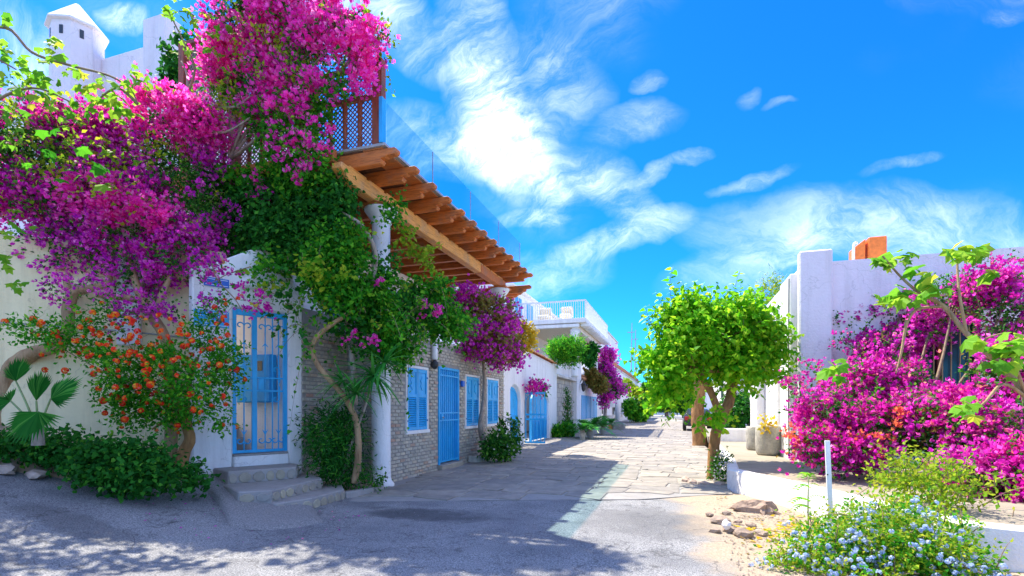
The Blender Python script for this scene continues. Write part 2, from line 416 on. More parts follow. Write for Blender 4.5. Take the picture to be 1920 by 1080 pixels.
# ------------------------------------------------------------------ objects
ORG = {}
def tag(o, label=None, cat=None, group=None, kind=None):
    for k, v in (('label', label), ('category', cat), ('group', group), ('kind', kind)):
        if v: o[k] = v
    return o
def thing(name, loc, label, cat, group=None):
    o = bpy.data.objects.new(name, None); COL.objects.link(o)
    o.empty_display_size = .2
    o.location = loc; ORG[o.name] = Vector(loc)
    return tag(o, label, cat, group)
def org(o):
    return ORG.get(o.name, Vector((0, 0, 0))) if o is not None else Vector((0, 0, 0))
def link_mesh(name, me, parent=None, mat=None):
    o = bpy.data.objects.new(name, me); COL.objects.link(o)
    if mat is not None and not me.materials: me.materials.append(mat)
    if parent is not None: o.parent = parent
    return o
def copy_tree(o, parent=None):
    c = o.copy(); COL.objects.link(c)
    if parent is not None: c.parent = parent
    for ch in list(o.children): copy_tree(ch, c)
    return c

class MB:
    """collects shapes in world coordinates and links them as ONE mesh object"""
    def __init__(s): s.v, s.f = [], []
    def add(s, vs, fs):
        n = len(s.v); s.v += [Vector(v) for v in vs]; s.f += [tuple(i + n for i in f) for f in fs]
        return s
    def box(s, a, b):
        (x0, y0, z0), (x1, y1, z1) = a, b
        return s.add([(x0, y0, z0), (x1, y0, z0), (x1, y1, z0), (x0, y1, z0), (x0, y0, z1), (x1, y0, z1), (x1, y1, z1), (x0, y1, z1)],
                     [(0, 3, 2, 1), (4, 5, 6, 7), (0, 1, 5, 4), (1, 2, 6, 5), (2, 3, 7, 6), (3, 0, 4, 7)])
    def obox(s, c, u, v, w):
        """oriented box: centre, three half-axis vectors"""
        c, u, v, w = map(Vector, (c, u, v, w))
        if u.cross(v).dot(w) < 0: u = -u
        q = [c - u - v - w, c + u - v - w, c + u + v - w, c - u + v - w, c - u - v + w, c + u - v + w, c + u + v + w, c - u + v + w]
        return s.add(q, [(0, 3, 2, 1), (4, 5, 6, 7), (0, 1, 5, 4), (1, 2, 6, 5), (2, 3, 7, 6), (3, 0, 4, 7)])
    def prism(s, pts, ext):
        """polygon of points swept along ext"""
        n = len(pts); ext = Vector(ext); p = [Vector(q) for q in pts]
        return s.add(p + [q + ext for q in p], [tuple(range(n - 1, -1, -1)), tuple(range(n, 2 * n))] + [(i, (i + 1) % n, n + (i + 1) % n, n + i) for i in range(n)])
    def lathe(s, c, prof, seg=20, sq=1.0):
        c = Vector(c); vs, fs = [], []
        for r, z in prof:
            for k in range(seg):
                a = 2 * math.pi * k / seg
                vs.append(c + Vector((r * math.cos(a), r * math.sin(a) * sq, z)))
        for i in range(len(prof) - 1):
            for k in range(seg):
                k2 = (k + 1) % seg
                fs.append((i * seg + k, i * seg + k2, (i + 1) * seg + k2, (i + 1) * seg + k))
        fs.append(tuple(range(seg - 1, -1, -1))); fs.append(tuple(range((len(prof) - 1) * seg, len(prof) * seg)))
        return s.add(vs, fs)
    def tube(s, pts, rad, seg=8, sub=4, wob=0.0, cap=True):
        P = [Vector(p) for p in pts]
        rad = list(rad) if hasattr(rad, '__len__') else [rad] * len(P)
        Q, RR = [], []
        if sub > 1 and len(P) > 2:
            for i in range(len(P) - 1):
                p0, p1, p2, p3 = P[max(i - 1, 0)], P[i], P[i + 1], P[min(i + 2, len(P) - 1)]
                for k in range(sub):
                    t = k / sub
                    Q.append(.5 * ((2 * p1) + (p2 - p0) * t + (2 * p0 - 5 * p1 + 4 * p2 - p3) * t * t + (3 * p1 - p0 - 3 * p2 + p3) * t ** 3))
                    RR.append(rad[i] * (1 - t) + rad[i + 1] * t)
            Q.append(P[-1]); RR.append(rad[-1])
        else:
            Q, RR = P, rad
        t0 = (Q[1] - Q[0]).normalized()
        ref = Vector((0, 0, 1)) if abs(t0.z) < .9 else Vector((1, 0, 0))
        nrm = (ref - t0 * ref.dot(t0)).normalized()
        vs, fs = [], []
        for i, q in enumerate(Q):
            t = (Q[min(i + 1, len(Q) - 1)] - Q[max(i - 1, 0)])
            t = t.normalized() if t.length > 1e-9 else t0
            nrm = (nrm - t * nrm.dot(t))
            nrm = nrm.normalized() if nrm.length > 1e-6 else t.orthogonal().normalized()
            bn = t.cross(nrm)
            for k in range(seg):
                a = 2 * math.pi * k / seg
                rr = RR[i] * (1 + (wob * (rnd.random() - .5) if wob else 0) + (wob * .5 * math.sin(3 * a + i * .35)))
                vs.append(q + (nrm * math.cos(a) + bn * math.sin(a)) * rr)
        m = len(Q)
        for i in range(m - 1):
            for k in range(seg):
                k2 = (k + 1) % seg
                fs.append((i * seg + k, i * seg + k2, (i + 1) * seg + k2, (i + 1) * seg + k))
        if cap:
            fs.append(tuple(range(seg - 1, -1, -1))); fs.append(tuple(range((m - 1) * seg, m * seg)))
        return s.add(vs, fs)
    def mesh(s, name, mat, bev=0.0, smooth=False, off=Vector((0, 0, 0)), segs=1):
        me = bpy.data.meshes.new(name)
        me.from_pydata([tuple(v - off) for v in s.v], [], s.f)
        if bev > 0:
            bm = bmesh.new(); bm.from_mesh(me)
            bmesh.ops.recalc_face_normals(bm, faces=bm.faces)
            es = [e for e in bm.edges if len(e.link_faces) == 2 and e.calc_face_angle(0) > .6]
            bmesh.ops.bevel(bm, geom=es, offset=bev, segments=segs, affect='EDGES', clamp_overlap=True)
            bm.to_mesh(me); bm.free()
        me.materials.append(mat)
        if smooth:
            me.polygons.foreach_set('use_smooth', [True] * len(me.polygons))
        me.validate()
        return me
    def build(s, name, mat, parent=None, bev=0.0, smooth=False, segs=1, label=None, kind=None):
        o = link_mesh(name, s.mesh(name, mat, bev, smooth, org(parent), segs), parent)
        if parent is not None: ORG[o.name] = org(parent)
        return tag(o, label, None, None, kind)

# ------------------------------------------------------------------ foliage machinery
def unit(a):
    return a / np.maximum(np.linalg.norm(a, axis=-1, keepdims=True), 1e-9)
_LAT = np.random.default_rng(3).random((32, 32, 32))
def vnoise(p, f):
    q = np.asarray(p) * f; i = np.floor(q).astype(int); t = q - i; t = t * t * (3 - 2 * t)
    r = 0
    for dx in (0, 1):
        for dy in (0, 1):
            for dz in (0, 1):
                w = (t[:, 0] if dx else 1 - t[:, 0]) * (t[:, 1] if dy else 1 - t[:, 1]) * (t[:, 2] if dz else 1 - t[:, 2])
                r = r + w * _LAT[(i[:, 0] + dx) % 32, (i[:, 1] + dy) % 32, (i[:, 2] + dz) % 32]
    return r
CR = np.array([CA, SA, 0.0]); CF = np.array([-SA, CA, 0.0]); CU = np.array([0, 0, 1.0])
def LB(px, py, d, rx, ry, rd, w=1.0):
    """one lobe of a crown: centre, then half-sizes across, up and in depth (metres)"""
    return (np.array(W(px, py, d)), rx * (d + DOFF[0]) / FPX, ry * (d + DOFF[0]) / FPX, rd, w)
def sprigs(lobes, n, seed, surf=.55, gap=.0, gapf=2.6, droop=0.0, per=6, length=.18, face=None, scatter=.03):
    g = np.random.default_rng(seed)
    wts = np.array([(l[1] * l[2] + l[1] * l[3] + l[2] * l[3]) * l[4] for l in lobes]); wts /= wts.sum()
    k = g.choice(len(lobes), int(n * (1 + 2.2 * gap)), p=wts)
    C = np.array([l[0] for l in lobes])[k]
    rad = np.array([[l[1], l[3], l[2]] for l in lobes])[k]
    d = unit(g.normal(size=(len(k), 3)))
    if face is not None:
        flip = (d[:, 1] > face) & (g.random(len(k)) < .7); d[flip, 1] *= -1
    rr = (surf + (1 - surf) * g.random(len(k)) ** .7)[:, None]
    rr = rr * (.90 + .45 * (vnoise(C * 3 + d * 1.7 + 9, 1.0) - .5))[:, None]
    loc = d * rr * rad
    P = C + loc[:, :1] * CR + loc[:, 1:2] * CF + loc[:, 2:] * CU
    o = unit(d / rad)
    out = o[:, :1] * CR + o[:, 1:2] * CF + o[:, 2:] * CU
    if gap > 0:
        keep = vnoise(P + 31.7, gapf) > gap
        P, out = P[keep][:n], out[keep][:n]
    nS = len(P)
    s = unit(out * .8 + g.normal(size=(nS, 3)) * .5 + np.array([0, 0, droop]))
    L = length * (.5 + g.random(nS))
    t = (np.arange(per) + .5) / per
    pos = P[:, None, :] + s[:, None, :] * (L[:, None] * t[None, :])[..., None]
    pos = pos + g.normal(size=pos.shape) * scatter
    ax = unit(s[:, None, :] * .7 + g.normal(size=pos.shape) * .7 + np.array([0, 0, droop * .6]))
    nr = out[:, None, :] * .7 + np.array([0, 0, .55]) + g.normal(size=pos.shape) * .55
    return pos.reshape(-1, 3), ax.reshape(-1, 3), nr.reshape(-1, 3), g
T_OVATE = (np.array([(0, 0, 0), (-.30, .40, .10), (.30, .40, .10), (0, .45, 0), (0, 1, -.12)]), [(0, 3, 1), (0, 2, 3), (1, 3, 4), (3, 2, 4)])
T_HEART = (np.array([(0, .06, 0), (-.30, -.05, .06), (-.44, .25, .10), (-.28, .65, .03), (0, 1.0, -.16), (.28, .65, .03), (.44, .25, .10), (.30, -.05, .06), (0, .4, -.02)]),
           [(0, 8, 2, 1), (8, 3, 2), (8, 4, 3), (8, 5, 4), (8, 6, 5), (0, 7, 6, 8)])
T_NARROW = (np.array([(0, 0, 0), (-.12, .4, .04), (.12, .4, .04), (0, 1, -.15)]), [(0, 2, 3), (0, 3, 1)])
def _bract():
    vs, fs = [], []
    for k in range(3):
        a = 2 * math.pi * k / 3
        m = np.array([[math.cos(a), 0, math.sin(a)], [0, 1, 0], [-math.sin(a), 0, math.cos(a)]])
        b = np.array([(0, 0, .02), (-.34, .42, .34), (0, .95, .42), (.34, .42, .34), (0, .45, .22)])
        n = len(vs); vs += list(b @ m.T); fs += [(n, n + 4, n + 1), (n, n + 3, n + 4), (n + 1, n + 4, n + 2), (n + 4, n + 3, n + 2)]
    return np.array(vs), fs
T_BRACT = _bract()
def _floret(n, rad, dome):
    vs, fs = [], []
    g = np.random.default_rng(5)
    for k in range(n):
        z = 1 - (k + .5) / n * 1.1; a = k * 2.4
        r = math.sqrt(max(0, 1 - z * z))
        d = np.array([r * math.cos(a), z, r * math.sin(a)])
        t1 = unit(np.cross(d, [.3, .2, .9])); t2 = np.cross(d, t1)
        c = d * dome
        i = len(vs)
        vs += [c + t1 * rad, c + t2 * rad, c - t1 * rad, c - t2 * rad]
        fs += [(i, i + 1, i + 2, i + 3)]
    return np.array(vs), fs
T_HEAD = _floret(15, .27, .5)
T_PLUMB = _floret(11, .30, .55)
def leaf_arrays(tmpl, pos, ax, nr, size):
    tv, tf = tmpl
    a = unit(ax); s = unit(np.cross(a, nr)); n = np.cross(s, a)
    size = np.asarray(size).reshape(-1, 1, 1)
    v = pos[:, None, :] + size * (tv[None, :, :1] * s[:, None] + tv[None, :, 1:2] * a[:, None] + tv[None, :, 2:] * n[:, None])
    return v.reshape(-1, 3)
def leaf_mesh(name, tmpl, pos, ax, nr, size, mat, off=(0, 0, 0)):
    tv, tf = tmpl
    n, k = len(pos), len(tv)
    V = leaf_arrays(tmpl, pos, ax, nr, size) - np.array(off)
    me = bpy.data.meshes.new(name)
    me.vertices.add(n * k); me.vertices.foreach_set('co', V.astype(np.float32).ravel())
    lens = np.array([len(f) for f in tf]); flat_ = np.concatenate([np.array(f) for f in tf])
    loops = (flat_[None, :] + (np.arange(n) * k)[:, None]).ravel()
    starts1 = np.concatenate([[0], np.cumsum(lens)[:-1]])
    starts = (starts1[None, :] + (np.arange(n) * lens.sum())[:, None]).ravel()
    me.loops.add(len(loops)); me.loops.foreach_set('vertex_index', loops.astype(np.int32))
    me.polygons.add(len(starts)); me.polygons.foreach_set('loop_start', starts.astype(np.int32))
    me.update(calc_edges=True)
    me.materials.append(mat)
    return me
def foliage(name, parent, mat, lobes, n, seed, size=.08, tmpl=T_OVATE, vary=.5, kind='stuff', label=None, floor=None, **kw):
    p, a, r, g = sprigs(lobes, n, seed, **kw)
    if floor is not None:
        k = p[:, 2] > floor; p, a, r = p[k], a[k], r[k]
    sz = size * (1 - vary / 2 + vary * g.random(len(p)))
    o = link_mesh(name, leaf_mesh(name, tmpl, p, a, r, sz, mat, org(parent)), parent)
    if parent is not None: ORG[o.name] = org(parent)
    return tag(o, label, None, None, kind)
def blossoms(name, parent, mat, lobes, n, seed, size=.06, tmpl=T_BRACT, clumps=8, spread=.09, vary=.4, surf=.85, gap=0.0, gapf=2.0, kind='stuff', label=None, face=None, lift=.03, out=.0):
    """flower bunches: clump centres on the outside of the lobes, several flowers about each centre"""
    p, a, r, g = sprigs(lobes, n, seed, surf=surf, gap=gap, gapf=gapf, per=1, length=.06, face=face)
    q = np.repeat(p, clumps, 0) + g.normal(size=(len(p) * clumps, 3)) * spread * (.4 + g.random((len(p), 1)).repeat(clumps, 0))
    ou = np.repeat(unit(r), clumps, 0)
    ax = unit(ou + g.normal(size=q.shape) * .6)
    nr = g.normal(size=q.shape)
    sz = size * (1 - vary / 2 + vary * g.random(len(q)))
    o = link_mesh(name, leaf_mesh(name, tmpl, q + ou * lift, ax, nr, sz, mat, org(parent)), parent)
    if parent is not None: ORG[o.name] = org(parent)
    return tag(o, label, None, None, kind)
def sprays(name, parent, mat, lobes, n, seed, size, tmpl=T_BRACT, length=.5, droop=-.5, step=.045, start=.35, wild=.35):
    """arching shoots that reach out of a crown, set with flowers or leaves towards their ends"""
    p, a, r, g = sprigs(lobes, n, seed, surf=.85, per=1, length=.05)
    P, A, NN = [], [], []; m = MB()
    for i in range(len(p)):
        d = unit(unit(r[i]) + g.normal(size=3) * wild + np.array([0, 0, .25])); L = length * (.5 + .8 * g.random())
        pts = [p[i] + d * L * t + np.array([0, 0, droop]) * L * t * t for t in np.linspace(0, 1, 6)]
        m.tube([Vector(q) for q in pts], list(np.linspace(.006, .002, 6)), 4, 1)
        k = max(3, int(L / step))
        for j in range(k):
            t = start + (1 - start) * (j + g.random()) / k
            q = p[i] + d * L * t + np.array([0, 0, droop]) * L * t * t
            P.append(q + g.normal(size=3) * .028); A.append(d * .3 + g.normal(size=3)); NN.append(g.normal(size=3) + np.array([0, 0, .6]))
    sz = size * (.7 + .6 * g.random(len(P)))
    o = link_mesh(name, leaf_mesh(name, tmpl, np.array(P), np.array(A), np.array(NN), sz, mat, org(parent)), parent); tag(o, kind='stuff')
    tag(m.build(name + '_stems', M['twig'], parent, smooth=True), kind='stuff')
def limbs(name, parent, mat, root, lobes, seed, r0=.05, n_twig=4):
    """limbs that run from the top of a trunk into every lobe, with a few twigs in each"""
    g = random.Random(seed); m = MB()
    root = Vector(root)
    for c, rx, ry, rd, w in lobes:
        c = Vector(c); mid = (root * .55 + c * .45) + Vector((g.uniform(-.1, .1), g.uniform(-.1, .1), g.uniform(-.12, .05)))
        m.tube([root, mid, c], [r0, r0 * .6, r0 * .3], 6, 4, .15)
        for k in range(n_twig):
            e = c + Vector((g.uniform(-1, 1) * rx, g.uniform(-1, 1) * rd, g.uniform(-.6, 1) * ry)) * .85
            m.tube([mid.lerp(c, .7), c.lerp(e, .5) + Vector((g.uniform(-.05, .05),) * 3), e], [r0 * .35, r0 * .22, r0 * .1], 5, 3)
    return tag(m.build(name, mat, parent, smooth=True), kind='stuff')

# ================================================================== SETTING
def gz(x, y):
    """height of the ground: level street, asphalt rising to the left of the steps"""
    t = max(0.0, -4.75 - x)
    z = .115 * min(t, 6.5) ** 1.35
    s = min(1, max(0, (y - 6.7) / 1.6)); s = s * s * (3 - 2 * s)
    return z * (1 - s)
def build_ground():
    fx = np.arange(-12, 7.01, .16); fy = np.arange(.4, 11.01, .16)
    xs = np.concatenate([[-500, -150, -60, -30, -18], fx, [9, 14, 30, 60, 150, 500]])
    ys = np.concatenate([[-60, -20, -6, -2], fy, np.arange(12, 60, 3), [80, 130, 300, 900]])
    g = np.random.default_rng(11)
    X, Y = np.meshgrid(xs, ys)
    P = np.stack([X.ravel(), Y.ravel(), np.zeros(X.size)], 1)
    b = (vnoise(np.column_stack([P[:, :2] + 40, P[:, 2]]), .7) - .5) * .03 + (vnoise(np.column_stack([P[:, :2] + 70, P[:, 2]]), 2.6) - .5) * .012
    right = np.clip((P[:, 0] + .12 * P[:, 1] - 1.3) / .8, 0, 1) * (P[:, 1] < 10.5)
    b = b + right * (vnoise(np.column_stack([P[:, :2] + 90, P[:, 2]]), 1.5) - .35) * .10
    sy = np.interp(P[:, 0], [-6.6, -4.9, -2.6, -.6, .75, .95], [7.55, 7.0, 7.9, 8.6, 9.6, 10.3])
    P[:, 2] = np.where((P[:, 1] > sy + .25) | (P[:, 1] > 10.4), -.05, np.minimum(b - .004, .02))
    P[:, 2] += np.array([gz(x, y) for x, y in P[:, :2]])
    nx, ny = len(xs), len(ys)
    f = [(j * nx + i, j * nx + i + 1, (j + 1) * nx + i + 1, (j + 1) * nx + i) for j in range(ny - 1) for i in range(nx - 1)]
    me = bpy.data.meshes.new('ground'); me.from_pydata(P.tolist(), [], f)
    me.polygons.foreach_set('use_smooth', [True] * len(f))
    return tag(link_mesh('ground', me, None, M['ground']), kind='structure')
build_ground()

# ---- street of flagstones
street = tag(MB().prism([(-6.6, 7.55, 0), (-4.9, 7.0, 0), (-2.6, 7.9, 0), (-.6, 8.6, 0), (.75, 9.6, 0), (.95, 12, 0), (1.1, 60, 0), (3.2, 60, 0), (3.2, 120, 0), (-7.2, 120, 0), (-6.6, 16, 0)], (0, 0, .008)).build('street', M['mortar']), kind='structure')
def start_y(x):
    pts = [(-6.6, 7.9), (-4.9, 7.2), (-2.6, 8.0), (-.6, 8.75), (.95, 9.8)]
    return float(np.interp(x, [p[0] for p in pts], [p[1] for p in pts]))
def flagstones():
    g = random.Random(5); stones = []
    y = 7.0
    rows = []
    while y < 60:
        rows.append(y); y += g.uniform(.30, .58)
    xl, xr = -6.15, 1.0
    def yl(k, x): return rows[k] + .13 * math.sin(x * 1.7 + k * 2.1) + .07 * math.sin(x * 4.1 + k)
    for k in range(len(rows) - 1):
        x = xl + g.uniform(0, .3)
        lean = g.uniform(-.05, .05)
        while x < xr - .15:
            w = g.uniform(.32, .95); x2 = min(x + w, xr + .05)
            lim = -5.2 if rows[k] < 9 else (-5.5 if rows[k] < 16 else -6.1)
            cx, cy = (x + x2) / 2, rows[k] + .2
            if cx > lim + .1 and cy > start_y(cx) + .1:
                j = .013
                def jt(): return g.uniform(-.035, .035)
                c = [(x + j + jt(), yl(k, x) + j), ((x + x2) / 2 + jt(), yl(k, (x + x2) / 2) + j + jt() * .6), (x2 - j + jt(), yl(k, x2) + j),
                     (x2 - j + jt() + lean, yl(k + 1, x2) - j), ((x + x2) / 2 + jt(), yl(k + 1, (x + x2) / 2) - j + jt() * .6), (x + j + jt() + lean, yl(k + 1, x) - j)]
                stones.append((cy, cx, c, .008 + g.uniform(.012, .026), g.uniform(-.005, .005), g.uniform(-.005, .005)))
            x = x2
    return stones
def stone_geo(c, z0, z1, tx, ty, cx, cy):
    n = len(c); mx, my = sum(p[0] for p in c) / n, sum(p[1] for p in c) / n
    lo = [(p[0], p[1], z0) for p in c]
    hi = [(p[0], p[1], z1 - .008) for p in c]
    tp = [(mx + (p[0] - mx) * .94, my + (p[1] - my) * .93, z1 + (p[0] - mx) * tx + (p[1] - my) * ty) for p in c]
    vs = lo + hi + tp
    fs = [tuple(range(2 * n, 3 * n))]
    for i in range(n):
        j = (i + 1) % n
        fs += [(i, j, n + j, n + i), (n + i, n + j, 2 * n + j, 2 * n + i)]
    return vs, fs
fl = flagstones()
fl.sort(key=lambda s: s[0] ** 2 + s[1] ** 2)
rest = MB()
for i, (cy, cx, c, z1, tx, ty) in enumerate(fl):
    vs, fs = stone_geo(c, .002, z1, tx, ty, cx, cy)
    if i < 300:
        MB().add(vs, fs).build('flagstone', M['flag'], street)
    else:
        rest.add(vs, fs)
rest.build('flagstone_field', M['flag'], street, kind='stuff')

# ---- raised pavement behind the low white wall on the right
PZ = .385
EDGE = [(.87, 10.1), (1.12, 9.45), (1.58, 8.54), (2.0, 7.5), (2.35, 6.6), (2.62, 6.02), (3.2, 5.8), (5.0, 5.55), (9.0, 5.1)]
pv = [(x + .2, y + .12, -.02) for x, y in EDGE] + [(14, 9, -.02), (14, 30, -.02), (1.25, 30, -.02), (1.1, 17, -.02), (1.07, 12, -.02)]
M['pave'] = stone('beige_pavement_concrete', [(0, (.33, .29, .22)), (1, (.33, .29, .22))], 1.4, .6)  # beige concrete, mottled at random
tag(MB().prism(pv, (0, 0, PZ + .02 - .012)).build('raised_pavement', M['pave']), kind='structure')
lw = thing('low_wall', (1.6, 8.5, 0), 'low curving whitewashed wall that edges the raised pavement in front of the magenta bushes', 'wall')
def strip(pts, off, z0, z1, closed_end=True):
    """a wall strip along a line of points, off = thickness to the far side"""
    m = MB(); n = len(pts); a = [Vector((p[0], p[1], 0)) for p in pts]; b = []
    for i in range(n):
        t = (a[min(i + 1, n - 1)] - a[max(i - 1, 0)]).normalized()
        b.append(a[i] + Vector((-t.y, t.x, 0)) * off)
    vs = [(p.x, p.y, z0) for p in a] + [(p.x, p.y, z0) for p in b] + [(p.x, p.y, z1) for p in a] + [(p.x, p.y, z1) for p in b]
    fs = []
    for i in range(n - 1):
        fs += [(i, i + 1, 2 * n + i + 1, 2 * n + i), (n + i + 1, n + i, 3 * n + i, 3 * n + i + 1), (2 * n + i, 2 * n + i + 1, 3 * n + i + 1, 3 * n + i), (i + 1, i, n + i, n + i + 1)]
    fs += [(0, 2 * n, 3 * n, n), (n - 1, 2 * n - 1, 4 * n - 1, 3 * n - 1)]
    return m.add(vs, fs)
strip([(1.05, 17.0), (1.0, 12.0), (.9, 10.5)] + EDGE, .2, -.05, PZ + .012).build('wall_body', M['white'], lw, bev=.025)

# concrete apron heaped against the foot of the steps
def apron():
    px = [(300, 912), (352, 905), (420, 906), (505, 917), (575, 930), (596, 952), (612, 975), (560, 984), (500, 990), (455, 988), (428, 980), (420, 962), (408, 944), (370, 930)]
    g = np.random.default_rng(4)
    rim = []
    for x, y in px:
        p = G(x, y, .1)
        for _ in range(6): p = G(x, y, gz(p.x, p.y) + .03)
        rim.append(p)
    c = sum(rim, Vector()) / len(rim)
    vs, fs = [], []
    K = 12; n = len(rim) * 3
    ring = []
    for i in range(len(rim)):
        a, b = rim[i], rim[(i + 1) % len(rim)]
        for k in range(3): ring.append(a.lerp(b, k / 3))
    for j in range(K + 1):
        f = 1 - j / (K + .0) * .98
        for q in ring:
            p = c.lerp(q, f)
            e = min(1, (1 - f) * 3.6)
            h = gz(p.x, p.y) - .05 if j == 0 else gz(p.x, p.y) + .055 * e + .02
            if j > 0: h += .02 * (vnoise(np.array([[p.x, p.y, 3.]]), 3.)[0] - .5) + .035 * max(0, 1 - (Vector((p.x, p.y)) - Vector((-5.75, 5.6))).length / .9)
            vs.append((p.x, p.y, h))
    for j in range(K):
        for i in range(n):
            fs.append((j * n + i, j * n + (i + 1) % n, (j + 1) * n + (i + 1) % n, (j + 1) * n + i))
    fs.append(tuple(K * n + i for i in range(n)))
    m = MB(); m.add(vs, fs)
    return tag(m.build('concrete_apron', M['apron'], smooth=True), kind='structure')
m_, nt, bs, _ = new_mat('pebbled_concrete'); M['apron'] = m_
gr = noise(nt, 60, 4, .75)
cc = ramp(nt, gr, [(.35, (.14, .138, .14)), (.55, (.30, .29, .28)), (.7, (.48, .455, .42))])
nt.links.new(cc, bs.inputs['Base Color']); bs.inputs['Roughness'].default_value = .9; bump(nt, bs, gr, .8, .03)
apron()

# planting bed in front of the cream wall
wdir = Vector((-.82, -.574, 0)); wq = Vector((-7.27, 6.18, 0)); wnr = Vector((.574, -.82, 0))
bed = [wq + wdir * t + wnr * o for t, o in ((.0, .22), (.25, .62), (.6, .85), (1.0, .95), (1.5, .92), (2.0, .86), (2.6, .84), (3.4, .9), (5.0, .9))]
bm_ = MB(); nb = len(bed); vs = []
for j in range(5):
    f = (0, .12, .4, .7, .99)[j]; h = (-.05, .09, .15, .17, .18)[j]
    for i, p in enumerate(bed):
        w0 = wq + wdir * max(0.03, (p - wq).dot(wdir)) - wnr * .5; q = p.lerp(w0, f)
        vs.append((q.x, q.y, gz(q.x, q.y) + h + .05 * math.sin(i * 2.3 + j * 1.7) * (j > 0)))
fs = [(j * nb + i, j * nb + i + 1, (j + 1) * nb + i + 1, (j + 1) * nb + i) for j in range(4) for i in range(nb - 1)]
tag(bm_.add(vs, fs).build('soil_bed', M['soil'], smooth=True), kind='structure')
for i, (t, o_, s) in enumerate([(2.9, .86, .26), (2.35, .88, .22), (1.95, .9, .2), (1.6, .95, .17), (2.65, .7, .15)]):
    p = wq + wdir * t + wnr * o_; p.z = gz(p.x, p.y) + .05
    g = random.Random(i); b = bmesh.new(); bmesh.ops.create_icosphere(b, subdivisions=2, radius=1)
    for v in b.verts:
        v.co *= 1 + .3 * math.sin(v.co.x * 3 + i) * math.cos(v.co.y * 4 + i * 2) + g.uniform(-.13, .13); v.co = Vector((v.co.x * s * .95, v.co.y * s * .6, v.co.z * s * .38))
    me = bpy.data.meshes.new('edging_rock'); b.to_mesh(me); b.free(); me.materials.append(M['rock'])
    o = link_mesh('edging_rock', me); o.location = p
    tag(o, ['pale edging rock at the far left end of the planting bed', 'pale edging rock below the fan palm', 'grey edging rock between the palm and the heart-leaved bush', 'small edging rock touching the heart-leaved bush', 'smallest edging rock half buried under the fan palm'][i], 'rock', 'rocks along the planting bed')

# ================================================================== LEFT: cream wall, gate wall, steps
cwA, cwB = Vector((-7.31, 6.76, 0)), Vector((-7.31 - .82 * 6, 6.76 - .574 * 6, 0))
cw = thing('garden_wall', (-9, 5, .4), 'long cream garden wall behind the bougainvillea tree and the fan palm', 'wall')
nrm = Vector((-.574, .82, 0))
MB().prism([cwA, cwB, cwB + nrm * .25, cwA + nrm * .25], (0, 0, 4.15)).build('wall_body', M['cream'], cw, bev=.03)
cp = cwA + (cwB - cwA).normalized() * 1.35 - nrm * .02
MB().obox(cp + Vector((0, 0, 3.6)), (cwB - cwA).normalized() * .16, nrm * .09, (0, 0, 1.1)).build('pilaster', M['white'], cw, bev=.02)
a_, b_ = cwA - nrm * .02, cwB - nrm * .02
MB().tube([a_ + Vector((0, 0, 2.62)), a_.lerp(b_, .25) + Vector((0, 0, 2.74)), a_.lerp(b_, .5) + Vector((0, 0, 2.80)), b_ + Vector((0, 0, 2.95))], .012, 6).build('cable', M['grey'], cw)

GW0 = Vector((-7.232, 6.089, 0)); GU = Vector((.485, .8746, 0)); GN = Vector((.8746, -.485, 0))   # along, and towards the street
def gw(u, z, n=0.0): return GW0 + GU * u + GN * n + Vector((0, 0, z))
gwall = thing('gate_wall', tuple(GW0), 'white gate wall with a rounded hooded top behind the stone steps', 'wall')
ol = [(0, -.2), (0, 3.72), (.25, 3.80), (.55, 3.98), (.85, 4.16), (1.1, 4.22), (1.32, 4.12), (1.5, 3.9), (1.60, 3.66), (1.716, 3.5), (1.716, -.2), (1.463, -.2), (1.463, 3.17), (.58, 3.17), (.58, -.2)]
MB().prism([gw(u, z) for u, z in ol], -GN * .24).build('wall_body', M['white'], gwall, bev=.025)
hood = MB(); arc = []
for k in range(9):
    a = math.pi * k / 8; arc.append((1.05 - .42 * math.cos(a), 3.50 + .22 * math.sin(a)))
hood.prism([gw(u, z, .0) for u, z in arc], GN * .14); hood.build('hood_moulding', M['white'], gwall, bev=.03)
MB().obox(gw(1.02, .61, -.10), GU * .438, GN * .16, (0, 0, .09)).build('threshold', M['white'], gwall, bev=.015)
MB().obox(gw(1.02, .718, -.10), GU * .436, GN * .13, (0, 0, .014)).build('threshold_slab', M['steptop'], gwall, bev=.006)
# iron gate
def scroll(m, u, z, su, sz, r=.011, n=.02):
    pts = [gw(u, z - .22 * sz, n), gw(u, z, n)]
    for k in range(9):
        a = math.pi - k * .62; q = .062 * (1 - k * .085)
        pts.append(gw(u + su * (.062 + q * math.cos(a)), z + sz * q * math.sin(a), n))
    m.tube(pts, r, 5, 2)
gate = thing('iron_gate', tuple(gw(1.02, .73)), 'bright blue wrought iron double gate with scrolls at the top of the stone steps', 'gate')
zb, zt, n0 = .745, 3.15, -.06
def gbar(name, u0, u1, z0, z1, th=.02, n=n0, mat='blue'):
    return MB().obox(gw((u0 + u1) / 2, (z0 + z1) / 2, n), GU * ((u1 - u0) / 2), GN * th, (0, 0, (z1 - z0) / 2)).build(name, M[mat], gate, bev=.004)
gbar('gate_post', .583, .645, zb, zt, .028); gbar('gate_post', 1.395, 1.46, zb, zt, .028); gbar('gate_post', .885, .965, zb, zt, .026)
gbar('top_rail', .646, .884, zt - .10, zt - .002, .018); gbar('top_rail', .966, 1.394, zt - .10, zt - .002, .018)
gbar('bottom_rail', .646, .884, zb, zb + .05, .018); gbar('bottom_rail', .966, 1.394, zb, zb + .05, .018)
for z in (1.78, 2.0):
    gbar('middle_rail', .646, .884, z, z + .028, .014); gbar('middle_rail', .966, 1.394, z, z + .028, .014)
gbar('lock_plate', .985, 1.075, 1.81, 1.998, .020)
